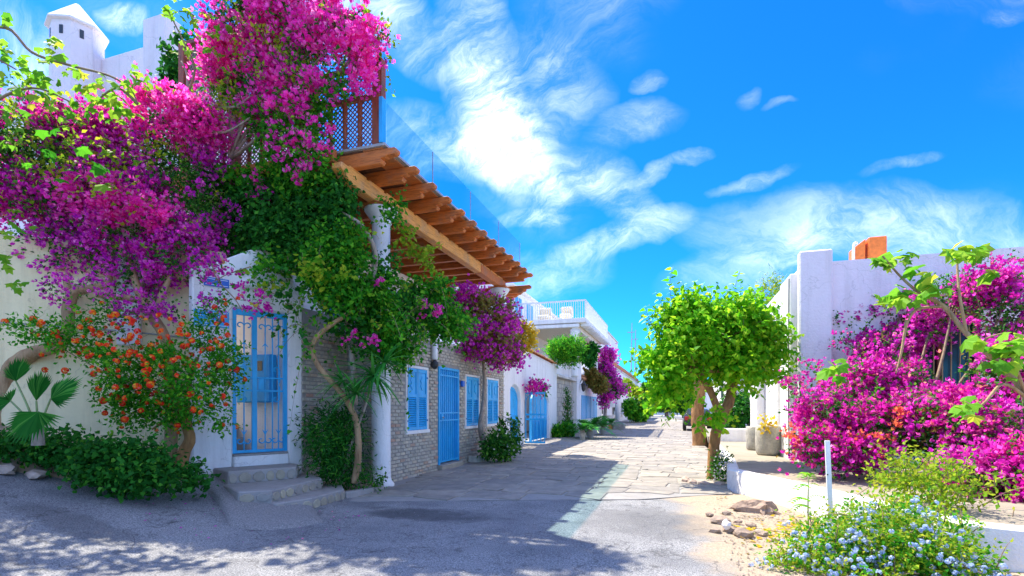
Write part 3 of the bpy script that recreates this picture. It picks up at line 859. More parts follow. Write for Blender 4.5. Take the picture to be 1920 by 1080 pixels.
for u in (.765, 1.10, 1.22, 1.32):
    MB().tube([gw(u, zb + .052, n0), gw(u, zt - .102, n0)], .011, 6).build('gate_bar', M['blue'], gate)
for u in (.765, 1.10, 1.32):
    for s in (-1, 1):
        m = MB(); scroll(m, u, 2.88, s, 1, n=n0); m.build('scroll', M['blue'], gate)
        m = MB(); scroll(m, u, .95, s, -1, n=n0); m.build('scroll', M['blue'], gate)
        m = MB(); m.tube([gw(u, 2.60, n0), gw(u + s * .05, 2.55, n0)], [.014, .004], 5, 1); m.build('spear_leaf', M['blue'], gate)
        m = MB(); m.tube([gw(u, 1.06, n0), gw(u + s * .045, 1.13, n0)], [.014, .004], 5, 1); m.build('spear_leaf', M['blue'], gate)
for u, s in ((.70, 1), (.70, -1), (1.34, 1), (1.34, -1)):
    m = MB(); scroll(m, u, 2.16 if s > 0 else 1.66, 1 if u < 1 else -1, s, n=n0); m.build('scroll', M['blue'], gate)
# hinges
for z in (1.15, 2.75): gbar('hinge', 1.44, 1.468, z, z + .10, .034)

# steps
st = thing('entrance_steps', (-5.8, 6.5, 0), 'three fanned stone-faced steps climbing to the blue iron gate', 'steps')
def step(front, back, z0, z1, nst, seed):
    """front: points of the visible riser from left to right; stones are set into the riser"""
    pts = [Vector((*p, 0)) for p in front] + [Vector((*p, 0)) for p in back]
    MB().prism([p + Vector((0, 0, z0 - .3)) for p in pts], (0, 0, z1 - z0 + .3)).build('step', M['steptop'], st, bev=.015)
    so = st.children[-1]; g = random.Random(seed)
    L = [(Vector((*front[i + 1], 0)) - Vector((*front[i], 0))).length for i in range(len(front) - 1)]
    for i in range(len(front) - 1):
        a, b = Vector((*front[i], 0)), Vector((*front[i + 1], 0)); t = (b - a).normalized(); n = Vector((t.y, -t.x, 0))
        k = max(1, round(L[i] / .17)); u = 0
        ws = [g.uniform(.7, 1.3) for _ in range(k)]; tot_ = sum(ws)
        for w in ws:
            wd = w / tot_ * L[i]; h = (z1 - z0) - .045
            c = a + t * (u + wd / 2); u += wd
            m = MB(); vs = []; q = []
            for an in range(8):
                e = math.pi * 2 * (an + .5) / 8; r = .5 / max(abs(math.cos(e)), abs(math.sin(e))) * (.99 if an % 1 == 0 else .9)
                q.append((r * math.cos(e) * (wd - .022) * g.uniform(.93, 1.03), r * math.sin(e) * h * g.uniform(.93, 1.03)))
            zc = z0 + h / 2 + .012
            lo = [c + t * x + n * .001 + Vector((0, 0, zc + y)) for x, y in q]
            hi = [c + t * x * .91 + n * .016 + Vector((0, 0, zc + y * .90)) for x, y in q]
            m.add(lo + hi, [tuple(range(8, 16))] + [(k2, (k2 + 1) % 8, 8 + (k2 + 1) % 8, 8 + k2) for k2 in range(8)])
            m.build('stone', M['stepstone'], so)
step([(-6.50, 6.08), (-5.96, 6.92), (-6.2, 7.25)], [(-6.7, 7.45), (-7.1, 6.35)], .33, .535, 5, 1)
step([(-5.75, 5.55), (-5.42, 5.80), (-5.56, 7.05), (-5.9, 7.35)], [(-6.3, 7.4), (-6.5, 6.0)], .18, .345, 5, 2)
step([(-5.3, 5.75), (-5.12, 6.28), (-5.17, 7.10), (-5.5, 7.5)], [(-6.1, 7.5), (-5.9, 5.95)], -.02, .175, 5, 3)
# short bollard pipe at the wall
bo = thing('drain_pipe', tuple(gw(.13, .33, .07)), 'short capped white pipe standing at the foot of the gate wall', 'pipe')
MB().lathe(gw(.13, .25, .07), [(.05, 0), (.05, .36), (.056, .37), (.056, .42), (.03, .45)], 12).build('pipe', M['white'], bo, smooth=False)

# courtyard behind the gate
cab = thing('meter_cabinet', (-7.4, 7.6, 1.6), 'blue metal meter cabinet on the courtyard wall seen through the gate', 'cabinet')
MB().box((-7.82, 7.50, 1.6), (-7.02, 7.645, 2.48)).build('cabinet_body', M['blue'], cab, bev=.01)
MB().box((-7.80, 7.485, 1.62), (-7.43, 7.499, 2.46)).build('cabinet_door', M['blue'], cab, bev=.006)
MB().box((-7.41, 7.485, 1.62), (-7.04, 7.499, 2.46)).build('cabinet_door', M['blue'], cab, bev=.006)
MB().box((-7.33, 7.478, 2.18), (-7.20, 7.484, 2.36)).build('meter_window', M['windowglass'], cab)
MB().box((-7.28, 7.478, 1.82), (-7.22, 7.484, 1.96)).build('meter_window', M['windowglass'], cab)
cs = thing('courtyard_steps', (-8.1, 7.1, .7), 'small pale steps with a curved rail behind the blue gate', 'steps')
MB().box((-8.6, 6.95, .5), (-7.75, 7.64, .95)).build('step', M['concrete'], cs, bev=.015)
MB().box((-8.6, 7.2, .952), (-7.95, 7.64, 1.18)).build('step', M['concrete'], cs, bev=.015)
MB().tube([(-7.9, 7.15, .95), (-7.95, 7.15, 1.35), (-8.08, 7.2, 1.5), (-8.15, 7.3, 1.75), (-8.05, 7.35, 1.9)], .02, 6).build('handrail', M['offmetal'], cs, smooth=True)
tag(MB().prism([(-8.9, 5.6, .66), (-7.36, 6.2, .66), (-6.55, 7.55, .66), (-6.6, 7.69, .66), (-9.5, 7.69, .66)], (0, 0, .03)).build('courtyard_floor', M['concrete']), kind='structure')

# street name plates
def plate(c, du, w, h, mat, label, lines, group=None):
    p = thing('street_sign', tuple(c), label, 'sign', group)
    MB().obox(c, du * (w / 2), GN * .008, (0, 0, h / 2)).build('plate', M[mat], p, bev=.003)
    for txt, sx, dz, size in lines:
        cu = bpy.data.curves.new('lettering', 'FONT'); cu.body = txt; cu.size = size; cu.align_x = 'CENTER'; cu.align_y = 'CENTER'; cu.extrude = .0015; cu.space_character = 1.15
        o = bpy.data.objects.new('lettering', cu); COL.objects.link(o)
        dg = bpy.context.evaluated_depsgraph_get(); me = bpy.data.meshes.new_from_object(o.evaluated_get(dg)); bpy.data.objects.remove(o)
        mt = Matrix((du, Vector((0, 0, 1)), GN)).transposed().to_4x4()
        me.transform(mt); me.materials.clear(); me.materials.append(M['letter'])
        l = link_mesh('lettering', me, p); l.location = (c - Vector(c)) + du * sx + Vector((0, 0, dz)) + GN * .010
    m = MB()
    for z in (-h / 2 + .025, h / 2 - .025): m.obox(c + GN * .009 + Vector((0, 0, z)), du * (w / 2 - .02), GN * .001, (0, 0, .004))
    m.build('border_line', M['letter'], p)
    return p
plate(gw(.27, 2.93, .012), GU, .50, .26, 'blue', 'blue street name plate with two lines of white letters left of the gate', [('M. ULUC', -.02, .05, .092), ('SOK.', .0, -.05, .085)])
plate(gw(.34, 3.52, .012), GU, .36, .14, 'blue_deep', 'small navy plate high on the gate wall half hidden by purple flowers', [])

# ================================================================== BRICK HOUSE with pergola terrace
house = thing('brick_house', (-5.45, 9, 0), 'grey rough brick house with sky-blue shutters under the timber pergola', 'house')
XW = -5.46
WIN = [(9.58, 10.59, .97, 2.42), (12.75, 13.80, .96, 2.42), (14.37, 15.45, .97, 2.42)]
DOOR = (11.13, 12.32, .13, 2.50)
WT = 3.05
# mortar wall in pieces around the openings
ops = sorted([(a, b, c, d) for a, b, c, d in WIN] + [DOOR])
wm = MB(); y = 8.9
for a, b, c, d in ops:
    wm.box((XW - .3, y, -.2), (XW, a, WT)); wm.box((XW - .3, a, d), (XW, b, WT)); wm.box((XW - .3, a, -.2), (XW, b, c)); y = b
wm.box((XW - .3, y, -.2), (XW, 16.0, WT))
wm.box((-6.7, 7.60, -.2), (-6.4, 9.2, 3.3)); wm.box((-6.4, 8.9, -.2), (-5.762, 9.2, 3.05))
wm.build('mortar_wall', M['mortar'], house)
bw_, bh_, jt_ = .205, .074, .015
brick_me = []
for k in range(4):
    g = random.Random(k); b = bmesh.new(); bmesh.ops.create_cube(b, size=1)
    for v in b.verts:
        fx = .86 if v.co.x > 0 else 1.0
        v.co = Vector((v.co.x * .03, v.co.y * (bw_ - jt_) * fx, v.co.z * (bh_ - jt_) * (fx * .97)))
        v.co += Vector((g.uniform(-.004, .004), g.uniform(-.008, .008), g.uniform(-.004, .004)))
    me = bpy.data.meshes.new('brick'); b.to_mesh(me); b.free(); me.materials.append(M['brick']); brick_me.append(me)
cand = []
g = random.Random(9)
nrow = int(3.0 / bh_)
for r in range(nrow):
    z = .03 + r * bh_
    for c in range(int(7.0 / bw_) + 1):
        y = 8.95 + (c + (.5 if r % 2 else 0)) * bw_ + g.uniform(-.012, .012)
        if y > 15.95: continue
        if any(a - .085 < y < b + .085 and c0 - .05 < z < d0 + .05 for a, b, c0, d0 in ops): continue
        cand.append((Vector((XW + .004 + g.uniform(-.004, .007), y, z + g.uniform(-.006, .006))), 0))
    for c in range(8):
        y = 7.66 + (c + (.5 if r % 2 else 0)) * bw_
        if y < 8.9: cand.append((Vector((-6.396 + g.uniform(-.004, .007), y, z)), 0))
    for c in range(4):
        x = -6.33 + (c + (.5 if r % 2 else 0)) * bw_
        if x < -5.6: cand.append((Vector((x, 8.896 - g.uniform(-.004, .007), z)), 1))
front = [q for q in cand if q[1] == 0 and q[0].x > -6 and q[0].y > 9.1]
front.sort(key=lambda q: (q[0] - Vector((0, 0, 1.5))).length)
chosen = set(id(q) for q in front[:300])
bst = MB()
for q in cand:
    p, rot = q; me = brick_me[g.randrange(4)]
    if id(q) in chosen:
        o = link_mesh('brick', me, house); o.location = p - org(house); o.rotation_euler.x = g.uniform(-.02, .02)
    else:
        vs = [v.co.copy() for v in me.vertices]
        if rot: vs = [Vector((v.y, -v.x, v.z)) for v in vs]
        bst.add([v + p for v in vs], [tuple(f.vertices) for f in me.polygons])
bst.build('brickwork', M['brick'], house, kind='stuff')
# rest of the body, set back under the terrace
hb = MB(); hb.box((-12, 7.69, -.2), (-6.701, 7.99, 5.6)); hb.box((-12, 9.201, 0), (-5.762, 15.99, 2.98)); hb.box((-12, 9.0, 2.982), (-7.9, 15.9, 5.55))
hb.build('wall', M['white'], house)
MB().box((-7.899, 10.2, 3.0), (-7.86, 11.4, 5.0)).build('door_opening', M['windowglass'], house)
MB().box((-7.899, 12.6, 3.6), (-7.86, 13.9, 4.9)).build('window_opening', M['windowglass'], house)
MB().box((-7.7, 8.9, WT), (-5.43, 16.02, WT + .07)).build('coping', M['offwhite'], house, bev=.015)
# windows: white frame, two leaves of shutters each with louvres
def shutter(y0, y1, z0, z1, outer):
    x0 = XW + .012
    sh = MB()
    fr = .055
    sh.box((x0 - .03, y0, z0), (x0 + .012, y0 + fr, z1)); sh.box((x0 - .03, y1 - fr, z0), (x0 + .012, y1, z1))
    zm = z0 + (z1 - z0) * .56
    for a, b in ((z0, z0 + .07), (zm - .04, zm + .04), (z1 - .08, z1)): sh.box((x0 - .029, y0 + fr, a), (x0 + .011, y1 - fr, b))
    sh.box((x0 - .026, y0 + fr, zm + .04), (x0 - .006, y1 - fr, z1 - .08))
    s = sh.build('shutter', M['blue'], house, bev=.004)
    MB().box((x0 - .040, y0 + fr, z0 + .07), (x0 - .032, y1 - fr, zm - .04)).build('gap_shade_panel', M['blue_shadow'], s)  # dark sheet added behind the louvres as the shade of their gaps
    n = 13; h = (zm - .04 - z0 - .07) / n
    lm = None
    for k in range(n):
        c = Vector((x0 - .006, (y0 + y1) / 2, z0 + .07 + (k + .5) * h))
        if lm is None:
            lm = MB().obox((0, 0, 0), (.013, 0, -.016), (0, (y1 - y0) / 2 - fr - .002, 0), (.004, 0, .003)).mesh('louvre', M['blue'])
        o = link_mesh('louvre', lm, s); o.location = c - org(s)
    ye = y0 if (outer < 0) else y1
    for zh in (z0 + .18, z1 - .2): MB().box((x0 + .0125, ye - .03, zh), (x0 + .020, ye + .03, zh + .045)).build('hinge', M['blue_shadow'], s, bev=.003)
    yc = (y0 + y1) / 2; zc = (zm + z1) / 2 - .02; a = (y1 - y0) * .17; b = (z1 - zm) * .27
    m = MB()
    ring = [(0, b), (a, b * .4), (a * .55, 0), (a, -b * .4), (0, -b), (-a, -b * .4), (-a * .55, 0), (-a, b * .4)]
    m.prism([(x0 - .006, yc + p, zc + q) for p, q in ring], (.014, 0, 0)); m.build('lozenge', M['blue'], s, bev=.003)
for (a, b, c, d) in WIN:
    f = MB(); t = .055
    f.box((XW - .08, a, c), (XW + .03, a + t, d)); f.box((XW - .08, b - t, c), (XW + .03, b, d)); f.box((XW - .08, a + t, d - t), (XW + .029, b - t, d)); f.box((XW - .08, a - .03, c - .03), (XW + .05, b + .03, c + .045))
    f.build('window_frame', M['white'], house, bev=.005)
    mid = (a + b) / 2
    shutter(a + t + .005, mid - .004, c + .05, d - t - .005, -1); shutter(mid + .004, b - t - .005, c + .05, d - t - .005, 1)
# barred door
a, b, c, d = DOOR
dr = MB(); dr.box((XW - .12, a + .06, c + .04), (XW - .09, b - .06, d - .06)); do = dr.build('door', M['blue'], house)
f = MB(); f.box((XW - .13, a, c), (XW + .035, a + .06, d)); f.box((XW - .13, b - .06, c), (XW + .035, b, d)); f.box((XW - .13, a + .06, d - .06), (XW + .034, b - .06, d)); f.build('door_frame', M['blue'], do, bev=.005)
for k in range(9):
    y = a + .06 + (b - a - .12) * (k + .5) / 9
    MB().box((XW + .004, y - .012, c + .05), (XW + .024, y + .012, d - .06)).build('door_bar', M['blue'], do)
for z in (c + .05, 1.18, 1.36, d - .22):
    MB().box((XW + .002, a + .061, z), (XW + .029, b - .061, z + .035)).build('door_rail', M['blue'], do)
MB().box((XW + .03, a + .09, 1.22), (XW + .055, a + .2, 1.355)).build('lock_box', M['blue'], do, bev=.004)
MB().lathe((XW + .07, a + .15, 1.27), [(.018, -.02), (.026, 0), (.018, .02)], 10).build('handle', M['grey'], do)
m = MB()
for k in range(6):
    y = a + .16 + k * (b - a - .32) / 5
    pts = [(XW + .015, y + .07 * math.cos(q) * (1 - q * .1), d - .14 + .055 * math.sin(q) * (1 - q * .1)) for q in np.linspace(0, 6, 12)]
    m.tube(pts, .008, 4, 1)
m.build('door_scroll', M['blue'], do)
MB().box((XW - .1, a - .05, -.02), (XW + .14, b + .05, .125)).build('door_step', M['stepstone'], house, bev=.015)
# wall lamp and little blue letter box
p = onX(815, 652, -5.36)
wl_ = thing('wall_lamp', (XW, p.y, 2.62), 'white tubular wall lamp with a black globe beneath, between window and blue door', 'lamp')
MB().lathe((XW + .10, p.y, 2.62), [(.055, 0), (.07, .03), (.07, .34), (.05, .38), (.02, .40)], 14).build('lamp_shade', M['letter'], wl_, smooth=True)
MB().lathe((XW + .10, p.y, 2.40), [(.02, 0), (.075, .04), (.095, .10), (.08, .16), (.04, .20), (.03, .219)], 14).build('lamp_globe', M['black'], wl_, smooth=True)
MB().box((XW + .01, p.y - .03, 2.66), (XW + .045, p.y + .03, 2.9)).build('bracket', M['grey'], wl_, bev=.004)
bx = thing('house_number_lamp', (XW, 12.47, 2.14), 'little blue number lamp on the bricks right of the barred door', 'lamp')
MB().box((XW + .018, 12.40, 2.06), (XW + .10, 12.56, 2.22)).build('lamp_body', M['blue_deep'], bx, bev=.02)

lt = thing('wall_lantern', (-6.1, 8.7, 2.6), 'white-capped lantern half hidden in the climbing vine on the brick corner', 'lantern')
lp = onY(664, 628, 8.62)
MB().lathe(lp + Vector((0, 0, -.13)), [(.05, -.05), (.09, 0), (.12, .22), (.13, .23)], 6).build('lantern_glass', M['windowglass'], lt)
MB().lathe(lp + Vector((0, 0, .105)), [(.20, 0), (.17, .05), (.06, .12), (.02, .16)], 12).build('lantern_cap', M['white'], lt)
MB().box((lp.x - .03, lp.y + .02, lp.z + .02), (lp.x + .03, 8.9, lp.z + .06)).build('bracket', M['black'], lt, bev=.005)
# ---- pergola terrace
terr = thing('pergola_terrace', (-5.4, 12, 5.3), 'orange-brown timber pergola terrace with carved rafter ends above the brick house', 'pergola')
BX = -5.40
def beam(y0, y1, w, z0, z1, mat, round_end):
    prof = []
    if round_end:
        prof = [(y0 + .0, z1), (y0 - .02, z1 - .10), (y0 + .10, z1 - .16), (y0 + .16, z0 + .05), (y0 + .32, z0)]
    else:
        prof = [(y0, z1), (y0, z0)]
    pr = prof + [(y1, z0), (y1, z1)]
    return MB().prism([(BX - w, y, z) for y, z in pr], (2 * w, 0, 0)).build('beam', M[mat], terr, bev=.012)
beam(7.22, 13.55, .10, 5.34, 5.60, 'beam', True)
beam(13.56, 15.75, .105, 5.34, 5.595, 'rafter', False)
for k in range(14):
    MB().box((BX - .105, 7.45 + k * .58, 5.601), (BX + .09, 7.45 + k * .58 + .5, 5.635)).build('packing_board', M['beam'], terr, bev=.006)
ncol = 13
rafter_me = None
for k in range(ncol):
    y = 7.62 + k * .70
    if rafter_me is None:
        pr = [(-4.0, .24), (-4.0, 0), (.62, 0), (.66, .05), (.62, .085), (.70, .10), (.74, .12), (.88, .125), (.925, .15), (.935, .18), (.925, .215), (.88, .24)]
        rafter_me = MB().prism([(x, -.065, z) for x, z in pr], (0, .13, 0)).mesh('rafter', M['rafter'], .008)
    o = link_mesh('rafter', rafter_me, terr); o.location = Vector((BX, y, 5.637)) - org(terr); o.rotation_euler.z = rnd.uniform(-.012, .012)
for k in range(4):
    o = link_mesh('rafter', rafter_me, terr); o.location = Vector((BX - .25 * k - .1, 16.2 + k * .28, 5.30 - .02 * k)) - org(terr)
for k in range(5):
    y0 = 7.55 + k * 1.72
    for j in range(12):
        x0 = -9.35 + j * .385
        MB().box((x0, y0, 5.880), (x0 + .375, y0 + 1.715, 5.905)).build('deck_plank', M['deck' if x0 < -5.3 else 'rafter'], terr)
MB().box((-9.4, 7.50, 5.907), (-4.66, 16.2, 5.95)).build('deck_slab', M['grey'], terr)
MB().box((-9.4, 7.40, 5.72), (-5.6, 7.498, 5.94)).build('fascia_board', M['rafter'], terr, bev=.01)
def column(x, y, z0, label):
    c = thing('white_column', (x, y, z0), label, 'column', 'columns that carry the pergola')
    MB().lathe((x, y, z0), [(.25, -.02), (.25, .05), (.21, .10), (.185, .16), (.18, .3), (.17, 5.0 - z0)], 24).build('shaft', M['white'], c, smooth=True)
    MB().lathe((x, y, 5.001), [(.17, 0), (.20, .03), (.175, .05), (.20, .10), (.27, .19), (.29, .22), (.31, .25), (.31, .29)], 24).build('capital', M['white'], c, smooth=True)
    MB().box((x - .30, y - .30, 5.295), (x + .30, y + .30, 5.338)).build('cap_board', M['rafter'], c, bev=.006)
column(-5.40, 8.56, 0, 'tall round white column standing on the street beside the vine')
column(-5.40, 15.45, WT + .07, 'short white column above the brick wall at the far end of the pergola')
MB().tube([(-5.75, 7.75, 5.6), (-5.75, 7.75, 4.6)], .008, 5, 1).build('hanging_wire', M['grey'], terr)

# glass balustrade
m_, nt, bs, out = new_mat('tinted_balustrade_glass'); M['glass'] = m_
tr = N(nt, 'ShaderNodeBsdfTransparent'); tr.inputs['Color'].default_value = (.76, .905, .915, 1)
gl = N(nt, 'ShaderNodeBsdfGlossy'); gl.inputs['Roughness'].default_value = .02
lw_ = N(nt, 'ShaderNodeLayerWeight'); pw_ = N(nt, 'ShaderNodeMath', operation='POWER'); nt.links.new(lw_.outputs['Facing'], pw_.inputs[0]); pw_.inputs[1].default_value = 4
fr_ = N(nt, 'ShaderNodeMath', operation='MULTIPLY_ADD'); nt.links.new(pw_.outputs[0], fr_.inputs[0]); fr_.inputs[1].default_value = .25; fr_.inputs[2].default_value = .03
mx = N(nt, 'ShaderNodeMixShader'); nt.links.new(fr_.outputs[0], mx.inputs[0]); nt.links.new(tr.outputs[0], mx.inputs[1]); nt.links.new(gl.outputs[0], mx.inputs[2]); nt.links.new(mx.outputs[0], out.inputs[0])
nt.nodes.remove(bs)
gb = thing('glass_balustrade', (-4.72, 11.5, 5.95), 'clear blue-green glass balustrade along the edge of the pergola terrace', 'balustrade')
for y0, y1 in ((7.66, 9.37), (9.40, 11.36), (11.39, 13.39), (13.42, 15.40)):
    MB().box((-4.726, y0, 5.955), (-4.714, y1, 6.70)).build('glass_panel', M['glass'], gb)
    MB().box((-4.728, y1 + .004, 5.96), (-4.712, y1 + .022, 6.69)).build('joint_strip', M['grey'], gb)
MB().box((-4.75, 7.62, 5.951), (-4.69, 15.42, 5.975)).build('shoe_rail', M['grey'], gb)
MB().box((-4.76, 7.48, 5.955), (-4.70, 7.60, 6.72)).build('end_post', M['blue'], gb)

# lattice screen at the near end of the terrace
ls = thing('lattice_screen', (-7, 7.6, 5.95), 'red-brown timber screen with diamond lattice and turned balusters at the terrace end', 'screen')
def post(x, y, z1, w=.075): MB().box((x - w, y - w, 5.952), (x + w, y + w, z1)).build('post', M['redwood'], ls, bev=.01)
post(-4.87, 7.62, 7.42); post(-6.5, 7.66, 8.72); post(-8.0, 7.66, 8.72); post(-9.3, 7.66, 8.72)
MB().box((-4.80, 7.56, 5.953), (-4.76, 7.70, 7.44)).build('edge_board', M['redwood'], ls, bev=.005)
for x0, x1, z in ((-6.42, -4.95, 6.80), (-6.42, -4.95, 7.33), (-9.22, -8.08, 8.62), (-7.92, -6.58, 8.62), (-9.22, -8.08, 6.80), (-7.92, -6.58, 6.80)):
    MB().box((x0, 7.58, z), (x1, 7.66, z + .08)).build('rail', M['redwood'], ls, bev=.008)
bal = None
for x in np.arange(-9.1, -4.98, .30):
    if min(abs(x - q) for q in (-6.5, -8.0, -9.3, -4.87)) < .12: continue
    if bal is None:
        bal = MB().lathe((0, 0, 0), [(.045, 0), (.045, .12), (.03, .14), (.05, .18), (.028, .22), (.042, .34), (.045, .42), (.03, .5), (.052, .54), (.03, .58), (.045, .62), (.045, .845)], 10).mesh('baluster', M['redwood'])
    o = link_mesh('baluster', bal, ls); o.location = Vector((x, 7.58 - .0, 5.953)) - org(ls)
def lattice(x0, x1, z0, z1, y):
    m = MB(); p = .062; w = .012
    for s, yy in ((1, y), (-1, y + .012)):
        k = -int((z1 - z0) / p) - 2
        while x0 + k * p * 1.414 < x1 + (z1 - z0):
            bx_ = x0 + k * p * 1.414
            if s > 0: q = [(bx_ + t, z0 + t) for t in (0, z1 - z0)]
            else: q = [(bx_ + t, z1 - t) for t in (0, z1 - z0)]
            (ax, az), (cx, cz) = q
            ta = max(0, (x0 - ax) / (cx - ax)); tb = min(1, (x1 - ax) / (cx - ax))
            if tb > ta:
                A = Vector((ax + (cx - ax) * ta, yy, az + (cz - az) * ta)); B = Vector((ax + (cx - ax) * tb, yy, az + (cz - az) * tb))
                d = (B - A); 
                if d.length > .02:
                    d = d / 2; u = d.normalized().cross(Vector((0, 1, 0))) * (w)
                    m.obox((A + B) / 2, d, u, (0, .004, 0))
            k += 1
    return m.build('lattice_panel', M['lattice'], ls, kind='stuff')
lattice(-6.42, -4.95, 5.96, 7.33, 7.70); lattice(-7.92, -6.58, 5.96, 8.62, 7.70); lattice(-9.22, -8.08, 5.96, 8.62, 7.70)

# ================================================================== houses further along the left side
# white garden wall with two arched blue gates
XA = -6.0
aw = thing('arched_wall', (XA, 20, 0), 'white garden wall with two arched blue gateways beyond the brick house', 'wall')
def arch(y0, y1, zs, top, n=10):
    c, r = (y0 + y1) / 2, (y1 - y0) / 2
    return [(c - r * math.cos(math.pi * k / n), zs + (top - zs) * math.sin(math.pi * k / n)) for k in range(n + 1)]
G1, G2 = (18.15, 19.75), (20.25, 24.6)
ol = [(15.96, -.1), (15.96, 3.75)] + [(20.6, 3.92), (26.2, 3.70)] + [(26.2, -.1)]
ol += [(G2[1], -.1)] + arch(G2[1], G2[0], 1.75, 2.35) + [(G2[0], -.1)] + [(G1[1], -.1)] + arch(G1[1], G1[0], 1.75, 2.42) + [(G1[0], -.1)]
MB().prism([(XA, y, z) for y, z in ol], (-.3, 0, 0)).build('wall_body', M['white'], aw, bev=.02)
MB().box((-6.3, 15.99, -.1), (-5.50, 16.85, 3.5)).build('corner_pier', M['white'], aw, bev=.02)
g = random.Random(2); tile_me = None
for k in range(26):
    y = 16.9 + k * .36; z = np.interp(y, [15.96, 20.6, 26.2], [3.75, 3.92, 3.70])
    if tile_me is None:
        pts = [(.34 * math.cos(a), .13 * math.sin(a)) for a in np.linspace(0.05, math.pi - .05, 8)]
        inn = [(x * .86, z_ * .8) for x, z_ in reversed(pts)]
        tile_me = MB().prism([(x * .8, -.2, z_ + .02) for x, z_ in pts + inn], (0, .42, 0)).mesh('roof_tile', M['tile'])
    o = link_mesh('roof_tile', tile_me, aw); o.location = Vector((XA - .13, y, z + .0)) - org(aw); o.rotation_euler = (g.uniform(-.03, .06), g.uniform(-.06, .06), g.uniform(-.05, .05))
def arched_gate(name, label, y0, y1, x, leaves):
    t = thing(name, (x, (y0 + y1) / 2, 0), label, 'gate', 'arched blue gates in the white garden wall')
    pts = arch(y0 + .02, y1 - .02, 1.75, 2.33); inn = arch(y0 + .12, y1 - .12, 1.75, 2.23)
    m = MB(); m.prism([(x, y0 + .02, .02)] + [(x, a, b) for a, b in pts] + [(x, y1 - .02, .02), (x, y1 - .12, .02)] + [(x, a, b) for a, b in reversed(inn)] + [(x, y0 + .12, .02)], (.07, 0, 0))
    m.build('gate_frame', M['blue'], t, bev=.005)
    c, r = (y0 + y1) / 2, (y1 - y0) / 2 - .12
    n = leaves
    for k in range(n):
        y = y0 + .12 + (y1 - y0 - .24) * (k + .5) / n
        zt_ = 1.75 + .47 * math.sqrt(max(0, 1 - ((y - c) / r) ** 2))
        MB().box((x + .015, y - .02, .05), (x + .05, y + .02, zt_)).build('gate_bar', M['blue'], t)
    for z in (.07, 1.0, 1.18): MB().box((x + .008, y0 + .12, z), (x + .045, y1 - .12, z + .05)).build('gate_rail', M['blue'], t)
    MB().box((x - .012, y0 + .13, .06), (x - .002, y1 - .13, .98)).build('sheet_panel', M['blue'], t)
    return t
arched_gate('arched_gate', 'narrow arched blue gate nearest to the brick house', G1[0], G1[1], XA - .2, 9)
gt = arched_gate('arched_gate', 'wide arched blue gate with one leaf swung open towards the street', G2[0] + 1.5, G2[1], XA - .2, 11)
y = G2[0] + .06
for z in (.05, 1.0, 1.2, 2.08): MB().box((XA + .02, y, z), (XA + .86, y + .04, z + .07)).build('leaf_rail', M['blue'], gt)
for k in range(6): MB().box((XA + .02 + k * .16, y + .005, .06), (XA + .05 + k * .16, y + .035, 2.14)).build('leaf_bar', M['blue'], gt)
MB().tube([(XA + .03, y + .02, 1.75), (XA + .12, y + .02, 1.98), (XA + .38, y + .02, 2.1)], .014, 5).build('leaf_brace', M['blue'], gt)
# stone panel bay with roof slab, white piers, blue shuttered front beyond
bay = thing('stone_bay', (-6.3, 29, 0), 'grey stone clad bay with a flat white hood behind the thin cypress', 'house')
MB().box((-6.8, 26.21, 0), (-6.25, 31.6, 3.15)).build('stone_panel', M['mortar'], bay)
sp = bay.children[-1]; sbst = MB(); g = random.Random(4)
for r in range(12):
    for c in range(12):
        y = 26.3 + (c + (.5 if r % 2 else 0)) * .44; z = .05 + r * .255
        if y < 31.2: sbst.box((-6.249, y + .01, z + .01), (-6.225 + g.uniform(0, .02), y + .42, z + .235))
sbst.build('stone_cladding', M['brick'], sp, kind='stuff')
MB().box((-6.82, 26.22, 3.151), (-5.95, 31.6, 3.28)).build('hood_slab', M['offwhite'], bay, bev=.02)
MB().box((-6.8, 26.2, 3.281), (-6.3, 31.6, 4.2)).build('upper_wall', M['white'], bay)
MB().box((-6.7, 31.61, 0), (-5.95, 33.1, 4.3)).build('pier', M['white'], bay, bev=.03)
blu = thing('blue_shutter_house', (-6, 37, 0), 'low white house with a row of blue shutters under the big balcony', 'house')
MB().box((-12, 33.11, 0), (-6.1, 43.2, 3.4)).build('wall', M['white'], blu, bev=.02)
for k in range(4):
    y0 = 33.8 + k * 1.75
    MB().box((-6.099, y0, .75), (-6.03, y0 + 1.5, 2.35)).build('shutter', M['shade_blue'], blu, bev=.01)
MB().box((-6.5, 33.1, 3.401), (-5.9, 43.2, 3.58)).build('roof_edge', M['tile'], blu, bev=.03)
for k in range(22):
    o = link_mesh('roof_tile', tile_me, blu); o.location = Vector((-6.2, 33.3 + k * .45, 3.6)) - org(blu)
lan = thing('wall_lantern', (-5.9, 32.6, 2.75), 'small black lantern on the white pier beside the blue shutters', 'lantern')
MB().lathe((-5.72, 32.6, 2.55), [(.04, 0), (.12, .12), (.16, .42), (.2, .44), (.05, .6), (.02, .68)], 8).build('lantern_body', M['black'], lan)
MB().tube([(-5.95, 32.6, 3.1), (-5.8, 32.6, 3.4), (-5.72, 32.6, 3.22)], .025, 5).build('bracket', M['black'], lan)

